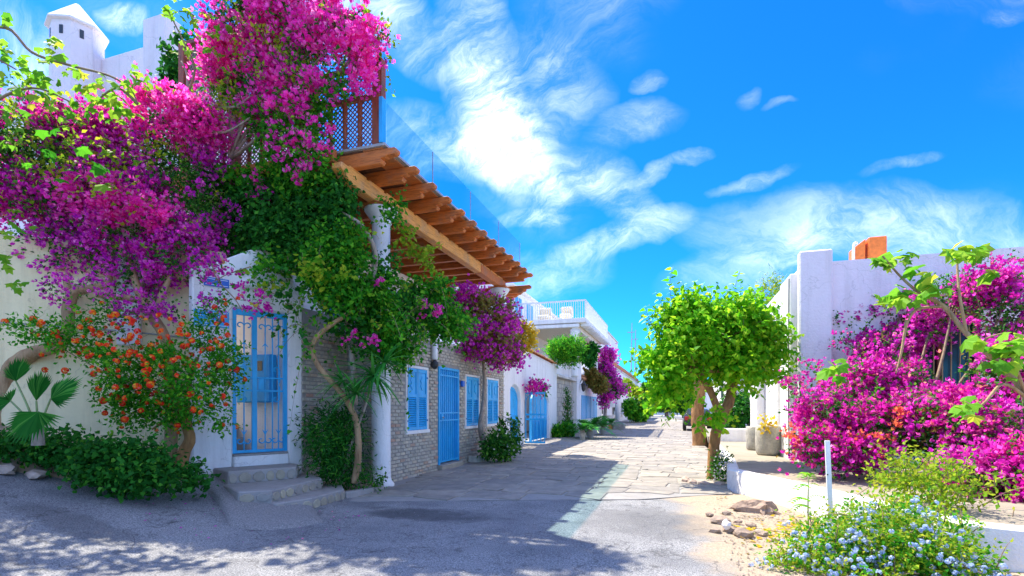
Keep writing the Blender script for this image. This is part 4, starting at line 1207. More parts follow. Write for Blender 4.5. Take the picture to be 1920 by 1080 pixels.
# the big balcony house
bh = thing('balcony_house', (-8, 33, 0), 'white house with a big railed balcony carried on round columns', 'house')
MB().prism([(-15, 27.5, 0), (-9.0, 27.5, 0), (-9.0, 27.5, 8.4), (-10.2, 27.5, 8.95), (-15, 27.5, 8.95)], (0, 14, 0)).build('wall', M['white'], bh, bev=.02)
MB().box((-10.3, 27.4, 8.42), (-8.75, 41.6, 8.52)).build('eaves', M['white'], bh, bev=.01)
for y0, y1, z0, z1 in ((28.2, 29.6, 6.8, 8.1), (30.6, 32.2, 6.7, 8.15), (34, 35.5, 6.7, 8.1), (28.4, 30, 3.6, 5.2)):
    w_ = MB().box((-8.999, y0, z0), (-8.94, y1, z1)).build('window', M['white'], bh, bev=.01)
    for k in range(2):
        ya = y0 + .08 + k * (y1 - y0) / 2
        MB().box((-8.939, ya, z0 + .08), (-8.92, ya + (y1 - y0) / 2 - .16, z1 - .08)).build('shutter', M['shade_blue'], w_)
MB().box((-9.9, 28.7, 6.34), (-4.9, 38.6, 6.60)).build('balcony_slab', M['white'], bh, bev=.02)
M['slat'] = flat('cream_painted_soffit', (.78, .70, .50), .6)
for k in range(22): MB().box((-8.99, 28.95 + k * .44, 6.285), (-5.2, 28.95 + k * .44 + .36, 6.338)).build('soffit_slat', M['slat'], bh)
for k in range(16): MB().box((-5.25, 29.0 + k * .6, 6.16), (-4.75, 29.0 + k * .6 + .22, 6.335)).build('bracket', M['white'], bh, bev=.01)
MB().box((-9.0, 28.72, 6.1), (-5.3, 28.94, 6.284)).build('edge_beam', M['white'], bh, bev=.01)
MB().box((-5.75, 28.95, 6.02), (-5.45, 38.4, 6.28)).build('edge_beam', M['white'], bh, bev=.01)
for y in (29.2, 36.8): MB().lathe((-5.62, y, 3.3), [(.24, 0), (.2, .1), (.2, 2.3), (.26, 2.45), (.3, 2.72)], 16).build('column', M['white'], bh, smooth=True)
rl = MB().box((-9.9, 28.74, 7.56), (-4.93, 28.80, 7.64)).build('railing', M['offmetal'], bh)
MB().box((-4.98, 28.81, 7.56), (-4.92, 38.5, 7.64)).build('railing', M['offmetal'], bh)
r2 = bh.children[-1]
bar_me = MB().box((-.017, -.017, 0), (.017, .017, .95)).mesh('rail_bar', M['offmetal'])
for k in range(38):
    o = link_mesh('rail_bar', bar_me, rl); o.location = Vector((-9.85 + k * .132, 28.77, 6.61)) - org(bh)
for k in range(70):
    o = link_mesh('rail_bar', bar_me, r2); o.location = Vector((-4.95, 28.9 + k * .138, 6.61)) - org(bh)
for k in range(2):
    lc = thing('lounge_chair', (-7.6 + k * 1.3, 29.9, 6.6), ['cream lounge chair on the balcony nearer the house wall', 'cream lounge chair on the balcony nearer the corner railing'][k], 'chair', 'lounge chairs on the balcony')
    x = -7.6 + k * 1.3
    MB().box((x - .35, 29.6, 6.85), (x + .35, 30.2, 7.05)).build('seat', M['slat'], lc, bev=.05)
    MB().obox((x, 30.25, 7.25), (.36, 0, 0), (0, .08, .03), (0, -.1, .3)).build('backrest', M['slat'], lc, bev=.05)
    for sx in (-.3, .3):
        for yy in (29.65, 30.15): MB().box((x + sx - .03, yy - .03, 6.605), (x + sx + .03, yy + .03, 6.85)).build('leg', M['slat'], lc)
# air conditioner under the far bougainvillea
ac = thing('air_conditioner', (-5.8, 45, 1.6), 'white air conditioner box with round fan on the wall under the far bougainvillea', 'air conditioner')
acy = 43.4; acx = -5.75
MB().box((acx - .4, acy - .15, 1.55), (acx + .75, acy + .3, 2.45)).build('casing', M['offmetal'], ac, bev=.03)
MB().lathe((0, 0, 0), [(.34, 0), (.34, .03), (.30, .035)], 20).build('fan_grille', M['grey'], ac)
fo = ac.children[-1]; fo.data.transform(Matrix.Translation((ac.location)) ); fo.data.transform(Matrix.Rotation(R(90), 4, 'X')); fo.data.transform(Matrix.Translation(Vector((acx + .1, acy - .16, 2.0)) - ac.location))
for dx in (-.3, .6): MB().box((acx + dx, acy - .1, 1.0), (acx + dx + .06, acy + .25, 1.549)).build('bracket', M['black'], ac)
MB().box((acx - .3, acy - .05, .0), (acx + .7, acy + .2, .9)).build('meter_box', M['offwhite'], ac, bev=.02)
# far houses
def far_house(label, x0, x1, y0, y1, z1, wins, group='white houses at the far end of the street', band=None, z0=0, mat='white'):
    h = thing('white_house', ((x0 + x1) / 2, y0, z0), label, 'house', group)
    MB().box((x0, y0, z0), (x1, y1, z1)).build('wall', M[mat], h, bev=.04)
    MB().box((x0 - .05, y0 - .05, z1), (x1 + .08, y1, z1 + .16)).build('parapet', M['offwhite'], h, bev=.03)
    for (face, a, b, c, d) in wins:
        if face == 'x':
            w_ = MB().box((x1, a, c), (x1 + .06, b, d)).build('window', M['offwhite'], h); MB().box((x1 + .061, a + .12, c + .12), (x1 + .08, b - .12, d - .12)).build('pane', M['windowglass'], w_)
        elif face == 'w':
            w_ = MB().box((x0 - .06, a, c), (x0, b, d)).build('window', M['offwhite'], h); MB().box((x0 - .08, a + .12, c + .12), (x0 - .061, b - .12, d - .12)).build('pane', M['windowglass'], w_)
        else:
            w_ = MB().box((a, y0 - .06, c), (b, y0, d)).build('window', M['offwhite'], h); MB().box((a + .1, y0 - .08, c + .1), (b - .1, y0 - .061, d - .1)).build('pane', M['windowglass'], w_)
    if band: MB().box((x0 - .1, y0 - .12, band), (x1 + .14, y1 - .2, band + .42)).build('tile_band', M['tile'], h, bev=.05)
    return h
far_house('white house with a terracotta band beyond the far bougainvillea', -14, -6.0, 45.5, 84, 5.5,
          [('x', 49, 51, 3.1, 4.6), ('x', 54, 56.4, 3.1, 4.6), ('x', 60, 63, 3.1, 4.6), ('x', 68, 72, 3.1, 4.6), ('x', 50, 52, .2, 2.2), ('x', 58, 60, .5, 2.2), ('x', 66, 69, .5, 2.2), ('y', -8.6, -7.2, 3.1, 4.6)], band=5.66)
far_house('pale stepped roof block rising behind the terracotta banded house', -13, -7.2, 51, 66, 9.7, [('y', -9.5, -8.3, 7.0, 8.6), ('x', 54, 56, 7, 8.6), ('x', 60, 62, 7, 8.6)], z0=5.67)
far_house('white house closing the end of the street', -9, 9, 118, 130, 7, [('y', -4, -2.2, 3.6, 5.6), ('y', -.5, 1.2, 3.6, 5.6), ('y', 3, 4.8, 3.6, 5.6), ('y', -4, -2.2, .4, 2.4)])
far_house('white house on the right behind the street tree and parked car', 4.2, 14, 42, 70, 5.2, [('w', 45, 47, 2.4, 4.2), ('w', 52, 55, 2.4, 4.2), ('y', 6, 7.5, 2.4, 4.2)])
for k, (px, h) in enumerate(((1183, 12.6), (1190, 11.6))):
    p = W(px, 690, 74); ms = thing('mast', (p.x, p.y, 5.6), ['taller of the two thin aerial masts above the far roofs', 'shorter of the two thin aerial masts above the far roofs'][k], 'mast', 'thin masts above the far roofs')
    MB().tube([(p.x, p.y, 5.6), (p.x + .15, p.y, h + 1.2)], [.09, .05], 6, 1).build('pole', M['grey'], ms)
    MB().box((p.x - .5, p.y - .03, h - .2), (p.x + .5, p.y + .03, h - .1)).build('crossbar', M['grey'], ms)

# tower house rising behind the garden wall (upper left)
th = thing('tower_house', (-14, 9.5, 0), 'white house with a small conical roofed round tower behind the bougainvillea', 'house')
MB().prism([(-24, 9.0, 0), (-11.3, 9.0, 0), (-11.3, 9.0, 10.22), (-24, 9.0, 10.22)], (0, 6, 0)).build('wall', M['lilac'], th, bev=.04)
MB().box((-11.75, 8.62, 0), (-11.05, 9.06, 10.48)).build('chimney_stack', M['lilac'], th, bev=.03)
tc = Vector((-14.08, 8.72, 0))
tw_ = MB().lathe(tc, [(.54, 7.5), (.54, 10.72)], 8).build('tower', M['lilac'], th)
MB().lathe(tc, [(.52, 10.721), (.63, 10.73), (.63, 10.77), (.05, 11.44), (.0, 11.46)], 8).build('tower_roof', M['white'], th)
for k in range(8):
    a = 2 * math.pi * (k + .5) / 8; d = Vector((math.cos(a), math.sin(a), 0)); 
    if d.y > .2: continue
    t = Vector((-d.y, d.x, 0))
    MB().obox(tc + d * .500 + Vector((0, 0, 10.48)), t * .04, d * .012, (0, 0, .10)).build('window_slot', M['windowglass'], th)

# ================================================================== RIGHT: white house, lilac shade tint put into its front
rh = thing('flat_roofed_house', (6, 13, PZ), 'white flat roofed house with a lilac shade tint on its front behind the magenta bougainvillea', 'house')
X0, Y0, HT = 2.5, 12.3, 4.58
wx0, wx1, wz0, wz1 = 4.32, 5.62, 1.62, 3.40
fm = MB()
fm.box((X0, Y0, 0), (wx0, Y0 + .3, HT)); fm.box((wx1, Y0, 0), (13, Y0 + .3, HT)); fm.box((wx0, Y0, 0), (wx1, Y0 + .3, wz0)); fm.box((wx0, Y0, wz1), (wx1, Y0 + .3, HT))
fm.build('front_wall', M['lilac'], rh)  # front takes the shade-tinted plaster, the street side stays plain white
MB().box((X0 + .02, Y0 + .301, 0), (13, 22, HT - .02)).build('wall', M['white'], rh, bev=.02)
MB().box((X0 - .06, Y0 - .2, PZ - .1), (X0 + .56, Y0 - .001, 4.80)).build('pilaster', M['lilac'], rh, bev=.03)
MB().box((X0 - .18, Y0 + .15, PZ - .1), (X0 + .018, Y0 + 1.25, 4.42)).build('pilaster', M['white'], rh, bev=.03)
MB().box((X0 - .10, 14.4, PZ - .1), (X0 + .019, 15.3, 4.1)).build('pilaster', M['white'], rh, bev=.03)
MB().box((X0 - .22, 17.0, PZ - .1), (X0 + .018, 18.4, 4.3)).build('pilaster', M['white'], rh, bev=.03)
MB().box((X0 - .08, 19.6, PZ - .1), (X0 + .017, 20.4, 4.3)).build('pilaster', M['white'], rh, bev=.03)
MB().tube([(X0 - .2, Y0 + .1, .5), (X0 - .21, Y0 + .1, 2.4), (X0 - .2, Y0 + .1, 4.3)], .012, 5).build('cable', M['black'], rh)
wf = MB(); t = .07
wf.box((wx0, Y0 + .02, wz0), (wx0 + t, Y0 + .12, wz1)); wf.box((wx1 - t, Y0 + .02, wz0), (wx1, Y0 + .12, wz1)); wf.box((wx0 + t, Y0 + .02, wz1 - t), (wx1 - t, Y0 + .12, wz1)); wf.box((wx0 + t, Y0 + .02, wz0), (wx1 - t, Y0 + .12, wz0 + t)); wf.box(((wx0 + wx1) / 2 - .03, Y0 + .03, wz0 + t), ((wx0 + wx1) / 2 + .03, Y0 + .11, wz1 - t))
win = wf.build('window_frame', M['redwood'], rh)
MB().box((wx0 + t, Y0 + .121, wz0 + t), (wx1 - t, Y0 + .14, wz1 - t)).build('pane', M['windowglass'], win)
for k in range(9):
    x = wx0 + .08 + k * (wx1 - wx0 - .16) / 8
    MB().tube([(x, Y0 - .09, wz0 - .05), (x, Y0 - .09, wz1 + .05)], .013, 6).build('window_bar', M['gold'], win)
for z in (wz0 + .15, wz1 - .15): MB().box((wx0 - .02, Y0 - .10, z), (wx1 + .02, Y0 - .085, z + .03)).build('window_rail', M['gold'], win)
tk = thing('roof_box', (3.5, 14, HT), 'small orange metal box with a white pipe on the roof edge of the white flat roofed house', 'roof box')
p = onY(1634, 487, 13.6)
MB().box((p.x - .12, 13.4, HT - .02), (p.x + .24, 13.8, 5.34)).build('casing', M['orange'], tk, bev=.02)
MB().prism([(p.x - .38, 13.45, HT), (p.x - .162, 13.45, HT), (p.x - .162, 13.45, 5.32), (p.x - .38, 13.45, 5.15)], (0, .4, 0)).build('side_hood', M['orange'], tk, bev=.01)
MB().tube([(p.x - .42, 13.35, HT - .1), (p.x - .42, 13.35, 5.15), (p.x - .34, 13.38, 5.22)], .03, 8).build('pipe', M['offmetal'], tk)
# planter with hedge, stone pots
pl = thing('planter_wall', (1.9, 19, PZ), 'low white planter wall at the foot of the dark hedge', 'planter')
MB().box((1.28, 18.7, PZ - .05), (2.36, 20.6, .80)).build('planter_body', M['white'], pl, bev=.03)
def pot(c, r, h, label, sq):
    t = thing('stone_pot', tuple(c), label, 'pot', 'big stone pots by the white wall')
    MB().lathe(c, [(r * .86, 0), (r * .96, .05), (r, h * .3), (r * 1.02, h * .7), (r * .98, h * .96), (r * .93, h), (r * .78, h), (r * .74, h - .1)], 22).build('pot_body', M['potstone'], t, smooth=True)
    MB().lathe(c + Vector((0, 0, h - .13)), [(r * .735, 0), (r * .735, .035)], 16).build('potting_soil', M['soil'], t)
    return t
pot(G(1441, 852, PZ), .29, .70, 'nearer rough stone pot on the raised pavement with a yellow sprig', 1)
pot(G(1418, 843, PZ), .26, .62, 'farther rough stone pot half hidden behind the nearer pot', 1)

# white stake by the blue-flowered shrub
sp_ = G(1559, 1012, .02)
sk = thing('white_stake', tuple(sp_), 'leaning white painted wooden stake standing among the pale blue flowers', 'stake')
tp = W(1551, 826, (sp_.length ** 2 and (sp_ - Vector((0, 0, CAMZ))).dot(Vector((-SA, CA, 0)))))
ax_ = (tp - sp_)
MB().obox(sp_ + ax_ * .48, (.026, .009, 0), (-.004, .012, 0), ax_ * .52).build('stake', M['offmetal'], sk, bev=.004)
MB().tube([sp_ + ax_ * .66 + Vector((-.02, -.03, 0)), sp_ + ax_ * .66 + Vector((-.02, -.045, .0))], .008, 6, 1).build('nail', M['black'], sk)

# parked car
def car():
    cx, cy = 1.25, 36.6
    t = thing('parked_car', (cx, cy, 0), 'dark parked car seen from behind beyond the second tree trunk', 'car')
    prof = [(-2.0, .35), (-2.05, .75), (-1.95, .98), (-1.75, 1.02), (-1.35, 1.42), (.3, 1.47), (1.1, 1.0), (1.95, .85), (2.05, .55), (2.0, .3)]
    vs, fs = [], []; n = len(prof)
    for w, ins in ((-1, 1), (1, 1)):
        for y, z in prof: vs.append((cx + w * (.84 if z < 1.05 else .66), cy + y, z))
    fs = [tuple(range(n - 1, -1, -1)), tuple(range(n, 2 * n))] + [(i, (i + 1) % n, n + (i + 1) % n, n + i) for i in range(n)]
    MB().add(vs, fs).build('body', M['carpaint'], t, bev=.05, segs=2)
    MB().obox((cx, cy - 1.575, 1.24), (.58, 0, 0), (0, .17, .17), (0, -.012, .012)).build('rear_window', M['windowglass'], t)
    for s in (-1, 1):
        MB().box((cx + s * .66 - .14, cy - 2.09, .72), (cx + s * .66 + .14, cy - 1.98, .95)).build('tail_light', M['redlens'], t, bev=.02)
        MB().obox((cx + s * .755, cy - .4, 1.22), (.012, 0, 0), (0, .85, 0), (-s * .06, 0, .16)).build('side_window', M['windowglass'], t)
        for yy in (-1.3, 1.3):
            w_ = MB().lathe((0, 0, 0), [(.18, -.1), (.32, -.1), (.34, 0), (.32, .1), (.18, .1)], 18).build('wheel', M['rubber'], None)
            w_.data.transform(Matrix.Translation((cx + s * .80, cy + yy, .33)) @ Matrix.Rotation(R(90), 4, 'Y')); w_.data.transform(Matrix.Translation(-t.location)); w_.parent = t
    MB().box((cx - .82, cy - 2.14, .38), (cx + .82, cy - 2.0, .62)).build('bumper', M['black'], t, bev=.04)
    MB().box((cx - .26, cy - 2.16, .64), (cx + .26, cy - 2.05, .75)).build('number_plate', M['letter'], t)
car()

# ================================================================== VEGETATION
def base_at(px, py, z):
    return G(px, py, z)
def plant(name, loc, label, cat, group=None): return thing(name, tuple(loc), label, cat, group)
def trunk(parent, mat, pts, rad, name='trunk', wob=.12, seg=9):
    return MB().tube(pts, rad, seg, 5, wob).build(name, M[mat], parent, smooth=True)
def WP(*q): return [W(*a) for a in q]

# ---- purple bougainvillea tree (left) and the magenta one at the very left
DOFF[0] = 1.2
pA = W(312, 880, 6.95)
tB = plant('bougainvillea_tree', pA, 'purple bougainvillea tree with a forked brown trunk in front of the cream and white walls', 'tree', 'bougainvillea in flower')
trunk(tB, 'bark_a', WP((318, 890, 6.95), (322, 780, 6.9), (318, 680, 6.85), (305, 625, 6.8), (272, 575, 6.75), (252, 520, 6.85), (235, 450, 7.1)), [.10, .085, .08, .078, .072, .05, .03])
trunk(tB, 'bark_a', WP((285, 595, 6.77), (300, 560, 6.8), (318, 520, 6.95), (330, 460, 7.1)), [.06, .05, .04, .025], 'branch')
trunk(tB, 'bark_a', WP((262, 562, 6.73), (215, 556, 6.7), (180, 552, 6.6)), [.055, .05, .045], 'branch')
LBt = [LB(325, 245, 7.7, 85, 62, .5), LB(245, 320, 7.4, 105, 75, .5), LB(300, 400, 7.2, 100, 75, .5), LB(200, 425, 7.0, 105, 70, .5), LB(340, 475, 7.0, 62, 58, .35),
       LB(175, 350, 7.2, 80, 70, .5), LB(255, 505, 7.0, 75, 42, .35), LB(385, 420, 7.5, 32, 50, .3), LB(350, 330, 7.6, 70, 50, .4), LB(120, 470, 6.9, 75, 45, .3)]
foliage('foliage', tB, M['lf_bush'], LBt, 2300, 21, .062, per=6, length=.22, gap=.36, surf=.25)
blossoms('blossoms', tB, M['br_purple'], LBt, 640, 22, .064, clumps=15, spread=.095, gap=.47, gapf=2.0, surf=.75)
LBh = [LB(300, 580, 6.6, 24, 28, .15), LB(232, 600, 6.6, 14, 18, .1), LB(240, 570, 6.5, 28, 18, .15), LB(385, 500, 6.6, 20, 24, .15), LB(150, 545, 6.3, 70, 22, .2, .4), LB(395, 560, 6.6, 20, 24, .12)]
foliage('hanging_foliage', tB, M['lf_bush'], LBh, 110, 23, .055, per=5, gap=.2)
blossoms('hanging_blossoms', tB, M['br_purple'], LBh, 70, 24, .052, clumps=8, spread=.06)
LBm2 = [LB(310, 215, 7.4, 62, 45, .4), LB(370, 245, 7.6, 50, 35, .4), LB(260, 395, 6.7, 60, 40, .25), LB(170, 375, 6.6, 50, 40, .25)]
blossoms('magenta_blossoms', tB, M['br_pink'], LBm2, 210, 27, .066, clumps=15, spread=.10, gap=.35, surf=.8)
sprays('flowering_sprays', tB, M['br_purple'], LBt, 90, 28, .062, length=.45)
sprays('leafy_sprays', tB, M['lf_yel'], LBt, 85, 29, .07, T_OVATE, .4)
limbs('limbs', tB, M['bark_c'], W(240, 470, 7.0), LBt[:7], 1, .022, 2)

pM = wq + wdir * 2.3 + wnr * .45; pM.z = gz(pM.x, pM.y) + .15
tA = plant('bougainvillea_tree', pM, 'magenta bougainvillea with a thick bent trunk at the far left beside the fan palm', 'tree', 'bougainvillea in flower')
trunk(tA, 'bark_a', WP((5, 800, 6.7), (12, 730, 6.7), (30, 685, 6.65), (62, 662, 6.6), (105, 650, 6.6), (126, 620, 6.65), (129, 575, 6.7), (140, 548, 6.7), (172, 540, 6.75), (205, 520, 6.85), (150, 430, 7.0)), [.16, .14, .125, .10, .085, .08, .085, .075, .06, .05, .03])
trunk(tA, 'bark_a', WP((132, 565, 6.7), (118, 500, 6.9), (90, 420, 7.0), (60, 330, 7.0)), [.055, .04, .03, .015], 'branch')
LAt = [LB(110, 290, 7.1, 105, 65, .5), LB(35, 240, 7.0, 90, 60, .5), LB(20, 320, 6.9, 90, 65, .5), LB(95, 375, 6.8, 90, 50, .4), LB(-50, 300, 6.8, 80, 110, .6), LB(160, 250, 7.2, 70, 50, .4)]
foliage('foliage', tA, M['lf_bush'], LAt, 1400, 31, .065, per=6, length=.22, gap=.32, surf=.25)
blossoms('blossoms', tA, M['br_magenta'], LAt, 430, 32, .064, clumps=15, spread=.095, gap=.43, gapf=2.0, surf=.75)
LAg = [LB(60, 235, 6.7, 120, 45, .3), LB(130, 300, 6.5, 90, 45, .3), LB(30, 430, 6.6, 50, 60, .3), LB(245, 290, 6.9, 40, 55, .25), LB(200, 375, 6.5, 90, 25, .2)]
foliage('young_foliage', tA, M['lf_yel'], LAg, 170, 33, .085, per=5, length=.25, gap=.45, surf=.6)
sprays('flowering_sprays', tA, M['br_magenta'], LAt, 60, 38, .062, length=.45)
sprays('leafy_sprays', tA, M['lf_yel'], LAt, 95, 39, .075, T_OVATE, .45)
limbs('limbs', tA, M['bark_c'], W(90, 420, 6.9), LAt[:4], 2, .02, 2)

DOFF[0] = 0
# ---- lobed-leaf (fig-like) tree: every leaf its own part
def lobed(lobes=5, fold=.10):
    out = []
    for k in range(lobes):
        a = -1.9 + 3.8 * k / (lobes - 1)
        r = 1.0 - .34 * abs(a) / 1.9
        out.append((r * math.sin(a), r * math.cos(a) * .95 + .1, -.16 * r))
        if k < lobes - 1:
            am = a + 1.9 / (lobes - 1); out.append((.60 * math.sin(am), .60 * math.cos(am) + .1, .0))
    vs = [(0, .05, fold)] + out + [(0, -.12, 0)]
    n = len(vs)
    return np.array(vs), [(0, i, i + 1) for i in range(1, n - 1)] + [(0, n - 1, 1)]
T_LOBED = lobed()
def place_leaves(parent, meshes, pts, rng, size, name='leaf', up=.6, droop=-.3):
    for P in pts:
        P = Vector(P)
        a = Vector((rng.uniform(-1, 1), rng.uniform(-1, 1), rng.uniform(-.6, .35) + droop)).normalized()
        n = (Vector((rng.uniform(-1, 1), rng.uniform(-1, .5), up + rng.uniform(0, .9)))).normalized()
        s = a.cross(n).normalized(); n = s.cross(a)
        o = link_mesh(name, meshes[rng.randrange(len(meshes))], parent)
        k = size * rng.uniform(.65, 1.2)
        o.matrix_local = Matrix.Translation(P - org(parent)) @ Matrix((s, a, n)).transposed().to_4x4() @ Matrix.Diagonal((k, k, k, 1))
def tmesh(tmpl, mat, name='leaf', jit=.0, seed=0):
    g = np.random.default_rng(seed)
    me = bpy.data.meshes.new(name); v = tmpl[0] + g.normal(size=tmpl[0].shape) * jit
    me.from_pydata(v.tolist(), [], tmpl[1]); me.materials.append(mat); return me
lime_leaf = [tmesh(T_LOBED, M['lf_lime'], 'leaf', .05, k) for k in range(4)]
green_leaf = [tmesh(T_LOBED, M['lf_green'], 'leaf', .05, k) for k in range(3)]
DOFF[0] = 1.5
fg = plant('fig_tree', W(-120, 830, 7.0), 'lime-green lobed-leaf tree whose thin branches arch over the purple bougainvillea at upper left', 'tree')
rg = random.Random(3)
trunk(fg, 'bark_a', WP((-120, 830, 7.0), (-130, 600, 6.8), (-90, 300, 6.4), (-60, 60, 6.0)), [.14, .11, .07, .04])
brs = [[(-90, 300, 6.4), (-20, 200, 6.1), (60, 165, 5.9), (130, 190, 5.9)], [(-60, 60, 6.0), (12, 52, 5.9), (60, 98, 5.9), (130, 122, 5.95), (205, 142, 6.0), (245, 168, 6.05), (258, 195, 6.1)],
       [(-60, 60, 6.0), (-20, 100, 5.9), (30, 130, 5.8)], [(258, 195, 6.1), (220, 165, 6.0), (180, 190, 5.95)], [(345, 230, 7.2), (352, 180, 7.2), (365, 130, 7.1), (350, 90, 7.0), (310, 10, 6.9)], [(345, 230, 7.2), (370, 205, 7.2), (440, 200, 7.3), (470, 215, 7.3)]]
for b in brs: trunk(fg, 'twig', WP(*b), list(np.linspace(.026, .009, len(b))), 'branch', seg=6)
cl = [(5, 30, 16, 5.9, 5), (8, 92, 18, 5.9, 6), (45, 120, 30, 5.8, 6), (100, 78, 18, 5.9, 5), (105, 108, 16, 5.9, 4), (60, 140, 30, 5.8, 8), (100, 85, 12, 5.9, 3), (160, 160, 26, 5.95, 8), (175, 190, 40, 5.95, 12), (205, 175, 36, 5.9, 10), (222, 195, 30, 6.0, 8), (265, 148, 26, 6.05, 8), (240, 158, 16, 6, 4),
      (20, 145, 34, 5.8, 9), (90, 160, 40, 5.8, 10), (140, 130, 14, 5.9, 4), (325, 14, 24, 6.9, 8), (375, 40, 28, 7, 9), (410, 60, 22, 7.1, 6), (350, 20, 16, 7, 4), (395, 90, 16, 7.1, 4), (350, 95, 18, 7, 4), (30, 200, 50, 5.8, 12), (120, 215, 50, 5.8, 12), (15, 270, 30, 5.8, 6), (20, 430, 30, 5.9, 8), (10, 480, 30, 5.9, 8), (30, 540, 18, 5.9, 4), (240, 215, 30, 6, 8)]
pts = []
for px, py, sp, d, n in cl:
    for k in range(int(n * 1.5)): pts.append(W(px + rg.gauss(0, sp * .5), py + rg.gauss(0, sp * .42), d + rg.uniform(-.15, .15)))
place_leaves(fg, lime_leaf, pts, rg, .105)
pts = [W(px + rg.gauss(0, 12), py + rg.gauss(0, 9), 5.75) for px, py in ((95, 245), (85, 270), (110, 310), (140, 320), (170, 330), (95, 250), (195, 315), (60, 290), (210, 345), (130, 340), (150, 290), (180, 300))]
place_leaves(fg, green_leaf, pts, rg, .15)
DOFF[0] = 0
# drooping spray across the gate wall
sb = plant('climber_spray', W(470, 505, 7.6), 'thin dark climber stem with lobed leaves and one pink flower bunch above the blue gate', 'plant')
trunk(sb, 'twig', WP((395, 470, 7.4), (405, 520, 7.5), (440, 560, 7.6), (455, 585, 7.65)), [.010, .009, .008, .005], 'stem', seg=5)
trunk(sb, 'twig', WP((470, 500, 7.5), (425, 515, 7.5), (398, 530, 7.45)), [.009, .007, .005], 'stem', seg=5)
pts = [W(px + rg.gauss(0, 5), py + rg.gauss(0, 4), 7.55) for px, py in ((410, 530), (427, 526), (438, 540), (448, 508), (466, 512), (470, 552), (480, 558), (462, 560), (418, 492), (430, 488), (480, 492), (455, 478), (500, 486), (520, 500))]
place_leaves(sb, green_leaf, pts, rg, .085)
pts = [W(px + rg.gauss(0, 6), py + rg.gauss(0, 5), 7.5) for px, py in ((420, 490), (425, 487), (470, 570), (475, 574), (412, 508), (463, 568))]
place_leaves(sb, [tmesh(T_LOBED, M['lf_gold'], 'yellow_leaf', .05, k) for k in range(2)], pts, rg, .075, 'yellow_leaf')
blossoms('blossoms', sb, M['br_magenta'], [LB(485, 572, 7.5, 16, 14, .1), LB(412, 505, 7.45, 22, 14, .12), LB(450, 540, 7.5, 10, 8, .06)], 26, 35, .05, clumps=6, spread=.05)

DOFF[0] = 1.2
# ---- lantana-like shrub with orange and red flower heads
pl_ = wq + wdir * .12 + wnr * .55; pl_.z = gz(pl_.x, pl_.y)
la = plant('flowering_shrub', W(340, 885, 6.6), 'big loose shrub dotted with orange and red flower heads left of the blue gate', 'shrub')
trunk(la, 'bark_b', WP((335, 890, 6.6), (345, 850, 6.55), (356, 822, 6.5), (345, 790, 6.45), (330, 745, 6.4), (315, 690, 6.3)), [.10, .085, .08, .065, .05, .035])
trunk(la, 'bark_b', WP((356, 822, 6.5), (352, 780, 6.5), (352, 730, 6.45), (370, 670, 6.4)), [.055, .05, .04, .025], 'branch')
trunk(la, 'bark_b', WP((345, 800, 6.45), (315, 790, 6.4), (285, 805, 6.35)), [.035, .025, .012], 'branch')
LL = [LB(150, 635, 6.1, 75, 32, .3), LB(240, 650, 6.1, 80, 45, .35), LB(320, 650, 6.15, 80, 55, .4), LB(385, 640, 6.3, 55, 50, .35), LB(285, 715, 6.1, 80, 60, .4), LB(370, 715, 6.2, 75, 60, .4), LB(235, 715, 6.0, 50, 50, .3),
      LB(60, 620, 6.0, 55, 18, .2), LB(425, 680, 6.4, 24, 70, .2), LB(420, 590, 6.5, 25, 30, .2), LB(250, 775, 6.1, 45, 25, .25), LB(320, 770, 6.15, 60, 30, .3), LB(410, 790, 6.4, 30, 25, .2, .4), LB(110, 665, 6.1, 25, 40, .2), LB(200, 600, 6.1, 60, 25, .2)]
foliage('foliage', la, M['lf_green'], LL, 1500, 41, .060, per=6, length=.20, gap=.45, gapf=2.8, surf=.25)
blossoms('flower_heads', la, M['fl_orange'], LL, 240, 42, .066, T_HEAD, clumps=1, spread=.01, surf=.9, face=.0, vary=.7, lift=.08)
limbs('stems', la, M['twig'], W(330, 745, 6.4), LL[:12], 4, .012, 4)

DOFF[0] = .2
# ---- fan palm
fp = plant('fan_palm', W(72, 800, 6.2), 'young fan palm with five dark green pleated leaves at the left edge', 'palm')
def fan_leaf(c, tip, up, R_, spread=2.5, n=26, seed=0):
    g = random.Random(seed)
    c, a = Vector(c), Vector(tip).normalized(); u = Vector(up); s = a.cross(u).normalized(); nn = s.cross(a)
    m = MB()
    for k in range(n):
        t = -spread / 2 + spread * k / (n - 1); e = spread / n * .62
        L = R_ * (1 - .22 * abs(t) / (spread / 2)) * g.uniform(.92, 1.05)
        def dr(an, r, z): return c + (a * math.cos(an) + s * math.sin(an)) * r + nn * z
        dz = -L * L * .10
        m.add([c, dr(t - e, L * .55, -.012 + dz * .3), dr(t, L * .55, .022 + dz * .3), dr(t + e, L * .55, -.012 + dz * .3), dr(t + g.uniform(-.02, .02), L, dz)], [(0, 1, 2), (0, 2, 3), (1, 4, 2), (2, 4, 3)])
    return m
